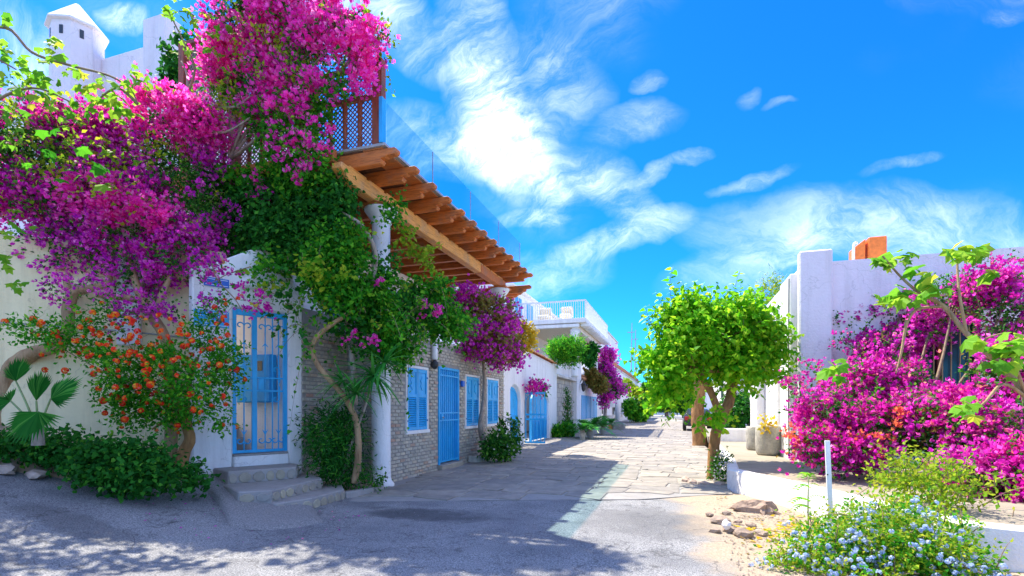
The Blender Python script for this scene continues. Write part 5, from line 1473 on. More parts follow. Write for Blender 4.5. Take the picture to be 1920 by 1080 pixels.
for k, (cx, cy, cd, tx, ty, td, r, sprd) in enumerate([(72, 772, 6.1, -.1, -1.0, -.5, .56, 2.9), (95, 748, 6.35, .6, .6, .2, .52, 2.6), (68, 752, 6.2, 0, 1, .1, .5, 1.1), (20, 752, 6.3, -.9, -.15, 0, .46, 2.4), (30, 715, 6.75, -.2, 1, .2, .44, 1.9)]):
    r *= .84; c = W(cx, cy, cd); tv = Vector(CR) * tx + Vector((0, 0, 1)) * ty * .8 - Vector(CF) * -td
    upv = Vector((0, 0, 1)) * .7 - Vector(CF) * .7 if abs(ty) < .9 or ty < 0 else -Vector(CF)
    fan_leaf(c, tv, upv, r, sprd, seed=k).build('fan_leaf', M['lf_palm'], fp)
    MB().tube([W(72, 812, 6.25), W((72 + cx) / 2, (805 + cy) / 2, 6.2), c], [.016, .012, .010], 6, 4).build('leaf_stalk', M['stalk'], fp, smooth=True)
MB().tube([W(72, 835, 6.25), W(72, 800, 6.25)], [.07, .05], 9, 1).build('trunk', M['bark_c'], fp)

# ---- low bushes of the bed
DOFF[0] = .5
hb_ = plant('heart_leaved_bush', W(250, 900, 6.4), 'low dark bush of heart-shaped leaves spilling from the bed onto the road', 'shrub')
foliage('foliage', hb_, M['lf_dark'], [LB(225, 866, 6.3, 60, 28, .28), LB(285, 870, 6.35, 44, 28, .26), LB(175, 870, 6.2, 32, 20, .22), LB(262, 895, 6.2, 74, 16, .22), LB(362, 894, 6.6, 16, 18, .12)], 1100, 51, .062, T_HEART, per=5, length=.2, surf=.55, gap=.15, face=.0)
blossoms('young_leaves', hb_, M['lf_yel'], [LB(230, 880, 6.25, 90, 35, .2)], 40, 53, .05, T_OVATE, clumps=4, spread=.05)
bb = plant('dark_bush', W(60, 835, 6.5), 'dark low undergrowth bush beneath the fan palm', 'shrub')
foliage('foliage', bb, M['lf_dark'], [LB(50, 842, 6.45, 75, 16, .3), LB(120, 842, 6.45, 50, 20, .3), LB(-20, 838, 6.4, 50, 18, .3), LB(150, 858, 6.4, 40, 14, .2)], 600, 52, .058, T_HEART, per=5, gap=.2)

DOFF[0] = 0
# ---- hot pink bougainvillea over the lattice screen
pk = plant('bougainvillea_vine', (-7.2, 7.35, 5.9), 'hot pink bougainvillea tumbling over the lattice screen at the terrace end', 'vine')
LP = [LB(475, 55, 9.1, 75, 62, .45), LB(545, 35, 8.9, 62, 45, .4), LB(425, 130, 9.2, 42, 60, .35), LB(500, 150, 8.9, 66, 48, .35), LB(645, 62, 8.5, 46, 26, .25), LB(700, 80, 8.35, 32, 34, .22), LB(672, 100, 8.35, 26, 18, .18), LB(585, 80, 8.7, 34, 26, .28),
      LB(412, 195, 9.2, 36, 24, .2), LB(470, -40, 9.1, 110, 50, .45), LB(585, -25, 8.9, 55, 38, .35), LB(545, 165, 8.6, 30, 20, .2), LB(480, 205, 8.9, 24, 14, .15)]
LPg = [LB(555, 240, 8.6, 52, 46, .25), LB(590, 185, 8.6, 34, 50, .22), LB(530, 290, 8.7, 45, 40, .25), LB(588, 305, 8.4, 28, 38, .2), LB(500, 225, 8.9, 36, 40, .25), LB(632, 160, 8.45, 14, 36, .12), LB(425, 130, 9.3, 42, 66, .25), LB(560, 110, 8.8, 40, 40, .2)]
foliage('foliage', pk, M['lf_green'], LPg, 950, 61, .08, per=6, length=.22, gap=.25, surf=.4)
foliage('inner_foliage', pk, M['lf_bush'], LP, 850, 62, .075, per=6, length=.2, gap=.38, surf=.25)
blossoms('blossoms', pk, M['br_pink'], LP, 500, 63, .080, clumps=15, spread=.115, gap=.42, gapf=1.8, surf=.75)
LPd = [LB(545, 335, 8.3, 10, 8, .06), LB(575, 280, 8.3, 14, 40, .1), LB(600, 260, 8.3, 8, 40, .08), LB(525, 205, 8.4, 30, 16, .15), LB(485, 352, 8.8, 14, 9, .08), LB(555, 195, 8.3, 18, 14, .1), LB(600, 160, 8.35, 25, 20, .1), LB(680, 150, 8.35, 14, 30, .1), LB(530, 260, 8.4, 10, 30, .1)]
blossoms('hanging_blossoms', pk, M['br_pink'], LPd, 85, 64, .075, clumps=8, spread=.08)
LPy = [LB(520, 140, 8.4, 40, 25, .15), LB(400, 210, 8.8, 50, 20, .2), LB(430, 190, 8.8, 40, 20, .2), LB(720, 70, 8.3, 20, 16, .1), LB(470, 80, 8.6, 60, 40, .2)]
foliage('young_foliage', pk, M['lf_yel'], LPy, 110, 65, .08, per=5, gap=.2)
sprays('flowering_sprays', pk, M['br_pink'], LP, 75, 68, .075, length=.55)
sprays('leafy_sprays', pk, M['lf_yel'], LP, 40, 69, .08, T_OVATE, .5)
limbs('limbs', pk, M['bark_c'], W(430, 300, 9.2), LP[:8], 6, .03, 2)
for b in ([(345, 235, 8.9), (352, 150, 8.9), (340, 115, 8.9)], [(345, 235, 8.9), (400, 205, 8.8), (440, 200, 8.7), (470, 180, 8.7)], [(360, 240, 8.8), (420, 248, 8.7), (470, 220, 8.7)]):
    trunk(pk, 'bark_c', WP(*b), [.03, .022, .012][:len(b)] if len(b) == 3 else [.03, .022, .016, .01], 'branch', seg=6)
iv = plant('ivy', (-11.0, 8.6, 6), 'patch of dark ivy climbing the chimney stack of the tower house', 'vine')
foliage('foliage', iv, M['lf_dark'], [LB(338, 125, 10.8, 24, 60, .3), LB(325, 155, 10.9, 16, 16, .2), LB(360, 90, 10.8, 20, 20, .2)], 220, 66, .10, T_HEART, per=5)

# ---- ivy curtain and green vine under the terrace
cu = plant('ivy_curtain', (-7.6, 7.3, 4.0), 'dense dark ivy curtain hanging on the terrace end above the gate wall', 'vine')
LC = [LB(430, 385, 9.35, 70, 45, .25), LB(520, 390, 9.1, 85, 55, .3), LB(600, 400, 8.8, 60, 65, .3), LB(450, 440, 9.2, 70, 40, .25), LB(540, 450, 8.9, 90, 45, .3), LB(405, 350, 9.4, 36, 16, .2), LB(635, 375, 8.7, 22, 45, .2), LB(585, 470, 8.8, 50, 30, .25)]
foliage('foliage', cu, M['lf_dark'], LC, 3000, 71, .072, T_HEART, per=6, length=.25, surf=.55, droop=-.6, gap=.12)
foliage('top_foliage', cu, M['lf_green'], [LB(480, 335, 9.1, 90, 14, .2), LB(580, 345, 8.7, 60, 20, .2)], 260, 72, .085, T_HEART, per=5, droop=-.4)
vn = plant('climbing_vine', W(660, 905, 8.75), 'bright green climbing vine wrapped round the white column with a twisted bare stem', 'vine')
trunk(vn, 'bark_a', WP((664, 905, 8.8), (672, 850, 8.75), (668, 790, 8.7), (645, 745, 8.6), (612, 705, 8.45), (592, 678, 8.4), (585, 650, 8.35), (600, 625, 8.35), (640, 596, 8.4), (672, 575, 8.5)), [.062, .058, .05, .045, .045, .045, .045, .042, .036, .025])
trunk(vn, 'bark_c', WP((665, 760, 8.8), (662, 690, 8.8), (655, 620, 8.75), (650, 590, 8.7), (690, 540, 8.7), (705, 480, 8.75), (680, 425, 8.7), (640, 398, 8.6)), [.05, .048, .045, .045, .04, .04, .038, .02], 'stem')
LV = [LB(590, 505, 8.5, 45, 34, .28), LB(640, 465, 8.6, 55, 42, .32), LB(640, 540, 8.5, 52, 42, .32), LB(720, 495, 9.0, 34, 40, .25), LB(725, 560, 9.0, 66, 44, .35), LB(775, 592, 9.3, 58, 36, .35), LB(830, 600, 9.9, 38, 28, .3), LB(800, 550, 9.8, 42, 32, .3),
      LB(685, 630, 8.6, 48, 40, .28), LB(635, 600, 8.6, 38, 40, .25), LB(690, 590, 8.6, 46, 45, .3), LB(535, 555, 8.2, 12, 42, .1), LB(520, 600, 8.1, 8, 16, .08), LB(740, 645, 9.0, 44, 28, .22), LB(850, 590, 10.3, 26, 34, .25), LB(735, 390, 8.9, 9, 24, .08), LB(572, 640, 8.3, 9, 34, .1), LB(520, 500, 8.4, 40, 14, .15)]
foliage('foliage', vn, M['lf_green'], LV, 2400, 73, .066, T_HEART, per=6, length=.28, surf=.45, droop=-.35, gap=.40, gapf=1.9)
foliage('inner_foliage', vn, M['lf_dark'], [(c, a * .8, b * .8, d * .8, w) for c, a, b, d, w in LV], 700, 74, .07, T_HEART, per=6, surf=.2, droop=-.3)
sprays('hanging_shoots', vn, M['lf_green'], LV, 150, 79, .065, T_HEART, .55, -1.1, step=.04, start=.1)
sprays('young_shoots', vn, M['lf_yel'], LV, 60, 80, .055, T_HEART, .45, -.9, step=.045, start=.2)
LVt = [LB(790, 470, 10, 22, 14, .1), LB(800, 500, 9.9, 14, 22, .1), LB(820, 535, 10, 16, 10, .1), LB(505, 540, 8.2, 30, 6, .08), LB(600, 510, 8.0, 50, 8, .1), LB(760, 440, 9.6, 14, 14, .1)]
foliage('tendril_foliage', vn, M['lf_yel'], LVt, 120, 75, .07, T_HEART, per=5, gap=.1)
blossoms('blossoms', vn, M['br_pink'], [LB(722, 530, 8.5, 12, 8, .06), LB(665, 640, 8.3, 8, 5, .05), LB(695, 645, 8.3, 10, 6, .05), LB(740, 505, 8.5, 6, 6, .04), LB(835, 470, 10, 5, 5, .04), LB(575, 683, 8.3, 5, 4, .03), LB(805, 585, 9.2, 20, 10, .1)], 22, 76, .055, clumps=6, spread=.04)

# ---- dracaena with long strap leaves by the column, dark bush below
dc = plant('dracaena', W(668, 905, 8.95), 'dracaena with drooping strap leaves and two pale bare stems beside the white column', 'plant')
trunk(dc, 'bark_c', WP((645, 885, 8.9), (660, 830, 8.9), (678, 780, 8.95), (692, 740, 9.0)), [.03, .026, .024, .022], 'stem')
trunk(dc, 'bark_c', WP((668, 910, 9.0), (672, 850, 9.0), (664, 800, 9.0), (660, 760, 9.0)), [.06, .055, .045, .035], 'stem')
blade = []
for k in range(3):
    q = []
    for j in range(6):
        t = j / 5; w = .055 * (1 - t) ** .6 * (.4 + min(1, t * 5) * .6); z = -.55 * t * t * (.6 + .2 * k)
        q += [(-w, t, z), (0, t + .0, z + .012), (w, t, z)]
    blade.append(tmesh((np.array(q), [(3 * j + c, 3 * j + c + 1, 3 * j + c + 4, 3 * j + c + 3) for j in range(5) for c in (0, 1)]), M['lf_palm'], 'leaf', .0, k))
rd_ = random.Random(8)
for (px, py, d, n, L) in ((700, 705, 8.45, 52, .58), (668, 738, 8.4, 44, .5), (642, 715, 8.5, 26, .45), (722, 680, 8.4, 34, .55)):
    for k in range(n):
        P = W(px, py, d); az = rd_.uniform(0, 6.28); el = rd_.uniform(-.5, 1.1)
        a = Vector((math.cos(az) * math.cos(el), math.sin(az) * math.cos(el), math.sin(el))); n_ = Vector((0, 0, 1)) - a * a.z
        n_ = n_.normalized(); s = a.cross(n_)
        o = link_mesh('leaf', blade[rd_.randrange(3)], dc); kk = L * rd_.uniform(.7, 1.25)
        o.matrix_local = Matrix.Translation(P - org(dc)) @ Matrix((s, a, n_)).transposed().to_4x4() @ Matrix.Diagonal((kk, kk, kk, 1))
db = plant('dark_bush', W(610, 900, 8.7), 'dark fine-leaved bush filling the brick corner beside the stone steps', 'shrub')
foliage('foliage', db, M['lf_dark'], [LB(612, 815, 8.9, 26, 46, .25), LB(622, 868, 8.8, 24, 26, .2), LB(650, 878, 8.9, 18, 26, .16), LB(648, 805, 9.0, 20, 40, .18)], 800, 77, .10, T_NARROW, per=6, length=.32, droop=-.2, gap=.3)
kb = thing('bed_kerb', tuple(G(690, 920, 0)), 'low pale kerb round the planting corner between the steps and the white column', 'kerb')
strip([(-5.16, 7.15), (-5.02, 7.7), (-5.05, 8.1), (-5.2, 8.33)], .14, -.02, .115).build('kerb_body', M['steptop'], kb, bev=.015)
tag(MB().prism([(-5.28, 7.2, 0), (-5.18, 7.7, 0), (-5.22, 8.2, 0), (-5.6, 8.75, 0), (-6.38, 8.85, 0), (-6.38, 7.65, 0)], (0, 0, .09)).build('corner_soil', M['soil']), kind='structure')
gp = plant('ground_cover_plant', W(720, 905, 9.2), 'small tuft of green leaves at the foot of the white column', 'plant')
foliage('foliage', gp, M['lf_bush'], [LB(690, 900, 8.9, 22, 10, .12), LB(708, 908, 9.0, 12, 8, .08)], 70, 78, .06, per=4)

# ---- bougainvillea trained up the brick wall, stone-edged bed
sbt = plant('bougainvillea_tree', onX(910, 858, -5.1), 'purple and russet bougainvillea standard with a thin dark stem between two shuttered windows', 'tree', 'bougainvillea in flower')
trunk(sbt, 'bark_c', [onX(918, 862, -5.15), onX(902, 805, -5.2), onX(906, 760, -5.25), onX(908, 715, -5.3), onX(906, 680, -5.25), onX(905, 640, -5.1)], [.10, .08, .06, .05, .045, .04])
LS = [LB(885, 575, 13.4, 42, 30, .5), LB(925, 590, 13.8, 45, 36, .5), LB(915, 635, 13.7, 50, 36, .55), LB(950, 630, 14.4, 32, 36, .45), LB(890, 620, 13.4, 30, 26, .4), LB(960, 660, 14.4, 18, 22, .25), LB(935, 668, 14, 22, 16, .25)]
foliage('foliage', sbt, M['lf_olive'], LS, 1300, 81, .10, per=6, gap=.22, surf=.3)
blossoms('blossoms', sbt, M['br_purple'], LS, 260, 82, .085, clumps=12, spread=.13, gap=.42, surf=.75)
limbs('limbs', sbt, M['twig'], onX(905, 660, -5.15), LS[:5], 8, .03, 2)
gs = plant('golden_shrub', W(985, 640, 17.5), 'golden yellow shrub glowing behind the russet bougainvillea', 'shrub')
foliage('foliage', gs, M['lf_gold'], [LB(985, 636, 17.3, 15, 24, .3), LB(970, 615, 17.2, 12, 12, .2)], 240, 83, .12, per=5)
bd = thing('stone_edged_bed', tuple(onX(925, 862, -4.95)), 'little raised bed with a pale stone edge below the third shuttered window', 'planter')
y0 = onX(925, 862, -4.95).y
strip([(-5.42, y0 - .75), (-5.1, y0 - .7), (-4.93, y0 - .3), (-4.9, y0 + .6), (-4.95, y0 + 1.5), (-5.2, y0 + 1.9), (-5.44, y0 + 1.95)], .14, -.02, .2).build('bed_edge', M['potstone'], bd, bev=.03)
MB().box((-5.45, y0 - .6, 0), (-5.05, y0 + 1.8, .15)).build('bed_soil', M['soil'], bd)
fs_ = plant('flowering_bush', W(945, 840, 13.9), 'green bush with small white flowers in the stone-edged bed', 'shrub')
LF = [LB(935, 835, 13.8, 26, 22, .3), LB(955, 815, 14.4, 16, 30, .3), LB(918, 840, 13.6, 14, 14, .2), LB(950, 840, 14.0, 18, 18, .25)]
foliage('foliage', fs_, M['lf_bush'], LF, 420, 84, .11, per=5); blossoms('blossoms', fs_, M['fl_white'], LF, 45, 85, .05, T_HEAD, clumps=2, spread=.06)
hr = plant('climbing_rose', (-5.95, 20.6, 2.6), 'small magenta climber hanging over the wide arched blue gate', 'climber')
foliage('foliage', hr, M['lf_bush'], [LB(1010, 725, 21.5, 14, 5, .2), LB(1022, 733, 22, 10, 8, .2)], 60, 86, .12, per=4); blossoms('blossoms', hr, M['br_magenta'], [LB(1000, 725, 21.0, 9, 7, .2), LB(1013, 726, 21.5, 8, 5, .15)], 40, 87, .10, clumps=6, spread=.1)

# ---- greenery along the far left side
def simple_bush(name, label, cat, mat, lobes, n, seed, size, tmpl=T_OVATE, group=None, **kw):
    t = plant(name, lobes[0][0] - np.array([0, 0, lobes[0][2]]), label, cat, group)
    foliage('foliage', t, M[mat], lobes, n, seed, size, tmpl, per=5, **kw)
    return t
simple_bush('wall_top_shrub', 'large bushy shrub growing above the white wall under the big balcony', 'shrub', 'lf_green', [LB(1060, 663, 26.6, 26, 20, .8), LB(1044, 658, 26.4, 11, 14, .5), LB(1078, 654, 26.8, 11, 16, .5)], 1100, 91, .19, T_NARROW, droop=.5, length=.4)
simple_bush('wall_top_shrub', 'smaller dark shrub beside the balcony column above the terracotta tiles', 'shrub', 'lf_dark', [LB(1104, 668, 31, 12, 18, .6), LB(1110, 655, 31, 8, 10, .4)], 260, 92, .22)
cyp = simple_bush('thin_cypress', 'thin upright cypress sapling in front of the grey stone panel', 'tree', 'lf_dark', [LB(1064, 770, 27.2, 5, 32, .16), LB(1065, 800, 27.1, 9, 14, .25), LB(1063, 742, 27.2, 3, 16, .1)], 300, 93, .13, T_NARROW, droop=.8)
trunk(cyp, 'twig', WP((1064, 816, 27.2), (1064, 770, 27.2), (1063, 735, 27.2)), [.05, .035, .02])
simple_bush('low_shrub', 'low green shrub at the foot of the stone clad bay', 'shrub', 'lf_green', [LB(1060, 806, 26.2, 18, 9, .4), LB(1045, 810, 25.8, 10, 7, .3)], 260, 94, .16)
pot_me = {}
def cycad(px, py, L, n, label, potcol, r=.18, h=.34):
    b = G(px, py, .02)
    pt = thing('plant_pot', tuple(b), label[0], 'pot', 'plant pots in front of the blue shutters')
    MB().lathe(b, [(r * .7, 0), (r * .85, h * .5), (r, h * .92), (r * 1.08, h * .93), (r * 1.08, h), (r * .9, h), (r * .85, h - .05)], 14).build('pot_body', M[potcol], pt, smooth=False)
    t = plant('potted_cycad', b + Vector((0, 0, h)), label[1], 'plant', 'potted plants in front of the blue shutters')
    g = random.Random(px)
    c = b + Vector((0, 0, h + .08))
    MB().lathe(b + Vector((0, 0, h - .04)), [(.09, 0), (.12, .1), (.06, .2)], 8).build('trunk', M['bark_c'], t)
    for k in range(n):
        az = 6.28 * k / n + g.uniform(-.2, .2); el = g.uniform(.25, 1.25); LL_ = L * g.uniform(.8, 1.1)
        dh = Vector((math.cos(az), math.sin(az), 0)); sd = Vector((-dh.y, dh.x, 0)); m = MB(); prev = None
        for j in range(9):
            q = j / 8; p = c + dh * LL_ * q * math.cos(el) + Vector((0, 0, LL_ * (q * math.sin(el) - .55 * q * q)))
            if prev is not None:
                d_ = (p - prev); w = LL_ * .20 * math.sin(math.pi * min(1, .12 + q * .85))
                for s_ in (-1, 1):
                    m.add([prev, p, p + sd * s_ * w + d_ * .6 + Vector((0, 0, .02)), prev + sd * s_ * w + d_ * .9], [(0, 1, 2)])
                    m.add([prev, prev + d_ * .35, prev + sd * s_ * w + d_ * .75], [(0, 1, 2)])
                    m.add([prev + d_ * .5, prev + d_ * .85, prev + sd * s_ * w + d_ * 1.25], [(0, 1, 2)])
            prev = p
        m.build('frond', M['lf_palm'], t)
cycad(1107, 822, 1.7, 22, ('dark pot of the largest cycad', 'largest cycad with arching fronds in front of the blue shutters'), 'grey')
cycad(1131, 815, 1.5, 18, ('grey pot right of the largest cycad', 'second cycad to the right of the largest one'), 'grey')
cycad(1092, 824, .9, 14, ('pale pot left of the largest cycad', 'small cycad seedling left of the largest cycad'), 'potstone', .17, .32)
cycad(1145, 805, 1.1, 14, ('terracotta pot nearest the air conditioner', 'short cycad nearest the air conditioner'), 'tile', .18, .3)
fb = plant('bougainvillea_tree', W(1140, 790, 38), 'tall purple bougainvillea far down the street above the air conditioner', 'tree', 'bougainvillea in flower')
LFB = [LB(1140, 668, 37.5, 12, 14, .6), LB(1138, 700, 37.3, 13, 16, .6), LB(1148, 735, 37, 24, 13, .7), LB(1148, 715, 37.2, 14, 14, .5), LB(1128, 688, 37.3, 8, 8, .4), LB(1131, 750, 37, 6, 11, .3)]
foliage('foliage', fb, M['lf_bush'], LFB, 420, 101, .17, per=5, gap=.25, surf=.3); blossoms('blossoms', fb, M['br_purple'], LFB, 260, 102, .15, clumps=9, spread=.18, gap=.34, surf=.75)
trunk(fb, 'bark_c', WP((1133, 800, 37.6), (1136, 750, 37.5), (1140, 700, 37.4)), [.14, .11, .07])
simple_bush('russet_shrub', 'russet olive shrub hanging in front of the blue shutters beside the far bougainvillea', 'shrub', 'lf_olive', [LB(1118, 715, 35.5, 18, 16, .8), LB(1108, 700, 35.3, 10, 10, .5), LB(1128, 722, 35.5, 12, 14, .5)], 450, 103, .22)
simple_bush('street_end_shrub', 'rounded green shrub near the far end of the street on the left', 'shrub', 'lf_green', [LB(1193, 770, 52, 14, 20, 1.4), LB(1180, 765, 51, 10, 14, 1), LB(1206, 774, 54, 10, 16, 1.2)], 600, 104, .36)
simple_bush('lime_shrub', 'small lime-green bush hanging beside the far bougainvillea', 'shrub', 'lf_yel', [LB(1172, 722, 40, 10, 8, .5), LB(1190, 735, 42, 10, 8, .5)], 130, 105, .3)
for k, (px, s_, hh) in enumerate(((1222, 22, 40), (1250, 26, 45), (1285, 24, 60))):
    e = simple_bush('street_end_tree', ['leftmost dark tree at the very end of the street', 'middle dark tree at the very end of the street', 'dark tree behind the parked car at the street end'][k], 'tree', 'lf_bush', [LB(px, 752 - hh * .3, 90 - k * 12, s_, hh * .7, 3)], 700, 110 + k, .7, group='trees at the street end')
    trunk(e, 'bark_c', [W(px, 781, 90 - k * 12), W(px, 740, 90 - k * 12)], [.3, .2])
bst_ = thing('stone_block', tuple(G(1158, 803, 0)), 'pale sandy stone block at the foot of the terracotta banded house', 'stone')
pb = G(1162, 806, 0); MB().box((pb.x - .5, pb.y, -.02), (pb.x + .3, pb.y + 1.0, .45)).build('stone_body', M['stepstone'], bst_, bev=.08)

# ================================================================== street tree and its neighbours
stt = plant('street_tree', G(1335, 902, .02), 'bright lime-green broad-leaved street tree with a leaning orange-brown trunk', 'tree')
trunk(stt, 'bark_b', WP((1335, 912, 10.75), (1336, 890, 10.7), (1339, 840, 10.7), (1345, 805, 10.7), (1366, 755, 10.75), (1376, 700, 10.8), (1375, 640, 10.85)), [.155, .125, .112, .112, .105, .085, .055])
trunk(stt, 'bark_b', WP((1352, 790, 10.72), (1330, 730, 10.6), (1290, 670, 10.5), (1260, 610, 10.5)), [.08, .07, .05, .03], 'branch')
trunk(stt, 'bark_b', WP((1374, 710, 10.8), (1400, 660, 10.8), (1425, 610, 10.85)), [.07, .055, .03], 'branch')
LT = [LB(1345, 640, 10.9, 78, 66, .85), LB(1282, 620, 10.6, 46, 56, .6), LB(1270, 685, 10.4, 40, 44, .5), LB(1410, 625, 10.9, 48, 54, .6), LB(1418, 675, 10.8, 36, 32, .42), LB(1290, 585, 10.8, 36, 30, .5), LB(1378, 590, 11, 50, 32, .5),
      LB(1285, 700, 10.4, 46, 32, .45), LB(1246, 735, 10.2, 20, 22, .25), LB(1330, 772, 10.2, 12, 22, .2), LB(1388, 678, 10.5, 42, 24, .42), LB(1228, 650, 10.4, 18, 38, .25), LB(1446, 650, 10.9, 22, 34, .35)]
foliage('foliage', stt, M['lf_tree'], LT, 3000, 121, .098, T_HEART, per=5, length=.38, surf=.3, droop=-.35, gap=.36, gapf=1.5)
def shoots(name, parent, mat, lines, seed, size, step=.05, tmpl=T_HEART, stem='stalk'):
    """long free shoots: leaves alternate along a thin stem"""
    g = np.random.default_rng(seed); P, A, NN = [], [], []; st_ = MB()
    for a, b in lines:
        a, b = Vector(a), Vector(b); L = (b - a).length; n = max(4, int(L / step))
        bow = Vector(g.normal(size=3) * .06 * L)
        pts_ = [a.lerp(b, t) + bow * math.sin(math.pi * t) for t in np.linspace(0, 1, 6)]
        st_.tube(pts_, list(np.linspace(.009, .003, 6)), 5, 1)
        d = np.array((b - a).normalized())
        for k in range(n):
            t = k / n; q = a.lerp(b, t) + bow * math.sin(math.pi * t); an = k * 2.4
            side = unit(np.cross(d, [math.cos(an), math.sin(an), .2]))
            P.append(np.array(q) + side * .02); A.append(side * .8 + d * .3 + np.array([0, 0, -.35]) + g.normal(size=3) * .2); NN.append(np.array([0, 0, 1.]) + d * .4 + g.normal(size=3) * .3)
    sz = size * (.55 + .6 * g.random(len(P)))
    o = link_mesh(name, leaf_mesh(name, tmpl, np.array(P), np.array(A), np.array(NN), sz, M[mat], org(parent)), parent); tag(o, kind='stuff')
    tag(st_.build('shoot_stems', M[stem], parent, smooth=True), kind='stuff')
sl = []
for (x0, y0, x1, y1, d) in ((1270, 590, 1262, 500, 10.8), (1285, 580, 1278, 530, 10.9), (1250, 610, 1228, 545, 10.6), (1240, 640, 1200, 590, 10.4), (1235, 630, 1210, 572, 10.5), (1300, 570, 1305, 525, 10.9), (1380, 580, 1388, 505, 11), (1365, 580, 1360, 535, 11), (1400, 590, 1420, 535, 11), (1430, 610, 1462, 560, 10.9),
                            (1450, 640, 1490, 610, 10.9), (1460, 670, 1495, 660, 10.8), (1450, 700, 1480, 730, 10.7), (1230, 700, 1192, 690, 10.3), (1225, 660, 1190, 655, 10.3), (1235, 750, 1205, 765, 10.1), (1260, 760, 1245, 800, 10.0), (1325, 770, 1318, 815, 10.0), (1340, 760, 1345, 800, 10.05), (1300, 740, 1290, 790, 10.0), (1330, 570, 1332, 530, 11), (1415, 600, 1440, 545, 10.95), (1395, 720, 1430, 745, 10.4)):
    sl.append((W(x0, y0, d), W(x1, y1, d)))
shoots('shoot_leaves', stt, 'lf_tree', sl, 122, .15)
sprays('side_shoots', stt, M['lf_tree'], LT, 60, 137, .11, T_HEART, .6, -.5, step=.06, start=.1)
limbs('limbs', stt, M['bark_b'], W(1374, 690, 10.8), LT[:8], 9, .035, 4)
rt = random.Random(12); p_, a_2, n_2, g_2 = sprigs(LT, 260, 123, surf=.96, per=1, length=.1, face=-.15)
tl = [tmesh(T_HEART, M['lf_tree'], 'leaf', .03, k) for k in range(4)]
place_leaves(stt, tl, [Vector(q) for q in p_[:230]], rt, .115, droop=-.6)
rg_ = thing('tree_ring', tuple(G(1340, 915, 0)), 'ring of rough pale stones round the foot of the street tree', 'kerb')
g = random.Random(6); c0 = G(1338, 905, 0)
for k in range(9):
    a = math.pi * (.92 + k * .155); p = c0 + Vector((math.cos(a) * .55, math.sin(a) * .5, .03))
    b = bmesh.new(); bmesh.ops.create_icosphere(b, subdivisions=1, radius=1)
    for v in b.verts: v.co = Vector((v.co.x * .13, v.co.y * .09, v.co.z * .07)) * g.uniform(.8, 1.15)
    me = bpy.data.meshes.new('stone'); b.to_mesh(me); b.free(); me.materials.append(M['rock'])
    o = link_mesh('stone', me, rg_); o.location = p - org(rg_); o.rotation_euler.z = a + 1.57
fpl = plant('white_flowering_plant', G(1353, 905, .0), 'small leafy plant with white flowers against the street tree trunk', 'plant')
foliage('foliage', fpl, M['lf_bush'], [LB(1353, 880, 10.4, 10, 26, .15)], 160, 124, .06, per=5); blossoms('blossoms', fpl, M['fl_white'], [LB(1353, 876, 10.35, 10, 24, .15)], 40, 125, .035, T_HEAD, clumps=2, spread=.03)
t2 = plant('background_tree', G(1312, 838, 0), 'second street tree whose brown trunk stands behind the lime-green one', 'tree')
trunk(t2, 'bark_b', WP((1312, 842, 20.2), (1312, 830, 20.2), (1308, 780, 20.2), (1312, 720, 20.2), (1318, 650, 20.2)), [.36, .29, .25, .24, .12])
LT2 = [LB(1312, 655, 20.3, 40, 36, 1.0), LB(1340, 670, 20.3, 26, 26, .7)]
foliage('foliage', t2, M['lf_tree'], LT2, 500, 126, .19, T_HEART, per=5, length=.4, gap=.15)
t3 = plant('wispy_tree', onX(1440, 812, 2.9), 'thin feathery lime tree rising above the white wall behind the street tree', 'tree')
LT3 = [LB(1445, 555, 19.5, 20, 30, .5), LB(1428, 575, 19.5, 16, 22, .4), LB(1460, 570, 19.5, 14, 26, .4), LB(1448, 530, 19.5, 8, 16, .3)]
foliage('foliage', t3, M['lf_yel'], LT3, 300, 127, .15, T_NARROW, per=6, length=.4, gap=.35)
trunk(t3, 'bark_c', WP((1440, 700, 19.6), (1442, 640, 19.6), (1445, 555, 19.5)), [.1, .07, .03])
simple_bush('clipped_hedge', 'dark green hedge growing in the white planter beyond the street tree', 'hedge', 'lf_dark', [LB(1378, 775, 18.3, 30, 32, .6), LB(1400, 760, 18.5, 22, 30, .5), LB(1370, 795, 18.1, 25, 14, .5)], 900, 128, .11, floor=.82)
sprg = simple_bush('yellow_sprig', 'yellow sprig sticking out of the nearer stone pot', 'plant', 'lf_gold', [LB(1438, 793, 12.0, 9, 5, .1)], 16, 129, .10)

# ================================================================== right-hand bushes
rb = plant('bougainvillea_bush', W(1700, 890, 8.0), 'huge magenta bougainvillea bush sprawling before the barred window of the white flat roofed house', 'shrub', 'bougainvillea in flower')
LR = [LB(1550, 775, 8.5, 48, 36, .5), LB(1615, 730, 9.2, 62, 42, .5), LB(1650, 800, 8.4, 90, 46, .55), LB(1760, 790, 8.0, 90, 56, .6), LB(1865, 825, 7.2, 75, 66, .6), LB(1690, 720, 9.2, 50, 34, .4), LB(1888, 595, 8.8, 58, 46, .45), LB(1790, 555, 9.6, 70, 20, .3),
      LB(1680, 580, 10.6, 62, 24, .28), LB(1745, 610, 10.0, 40, 34, .28), LB(1640, 640, 10.4, 30, 16, .2), LB(1612, 597, 10.9, 34, 14, .2), LB(1900, 705, 7.9, 60, 66, .55), LB(1535, 838, 8.1, 38, 30, .35), LB(1840, 892, 6.7, 72, 40, .4), LB(1610, 850, 8.0, 60, 26, .35), LB(1655, 660, 9.9, 36, 26, .3), LB(1945, 900, 6.2, 50, 60, .45), LB(1700, 655, 10.2, 14, 40, .2, .6), LB(1865, 540, 9.0, 55, 22, .3)]
foliage('foliage', rb, M['lf_bush'], LR, 3300, 131, .065, per=6, length=.24, gap=.30, surf=.2, floor=PZ)
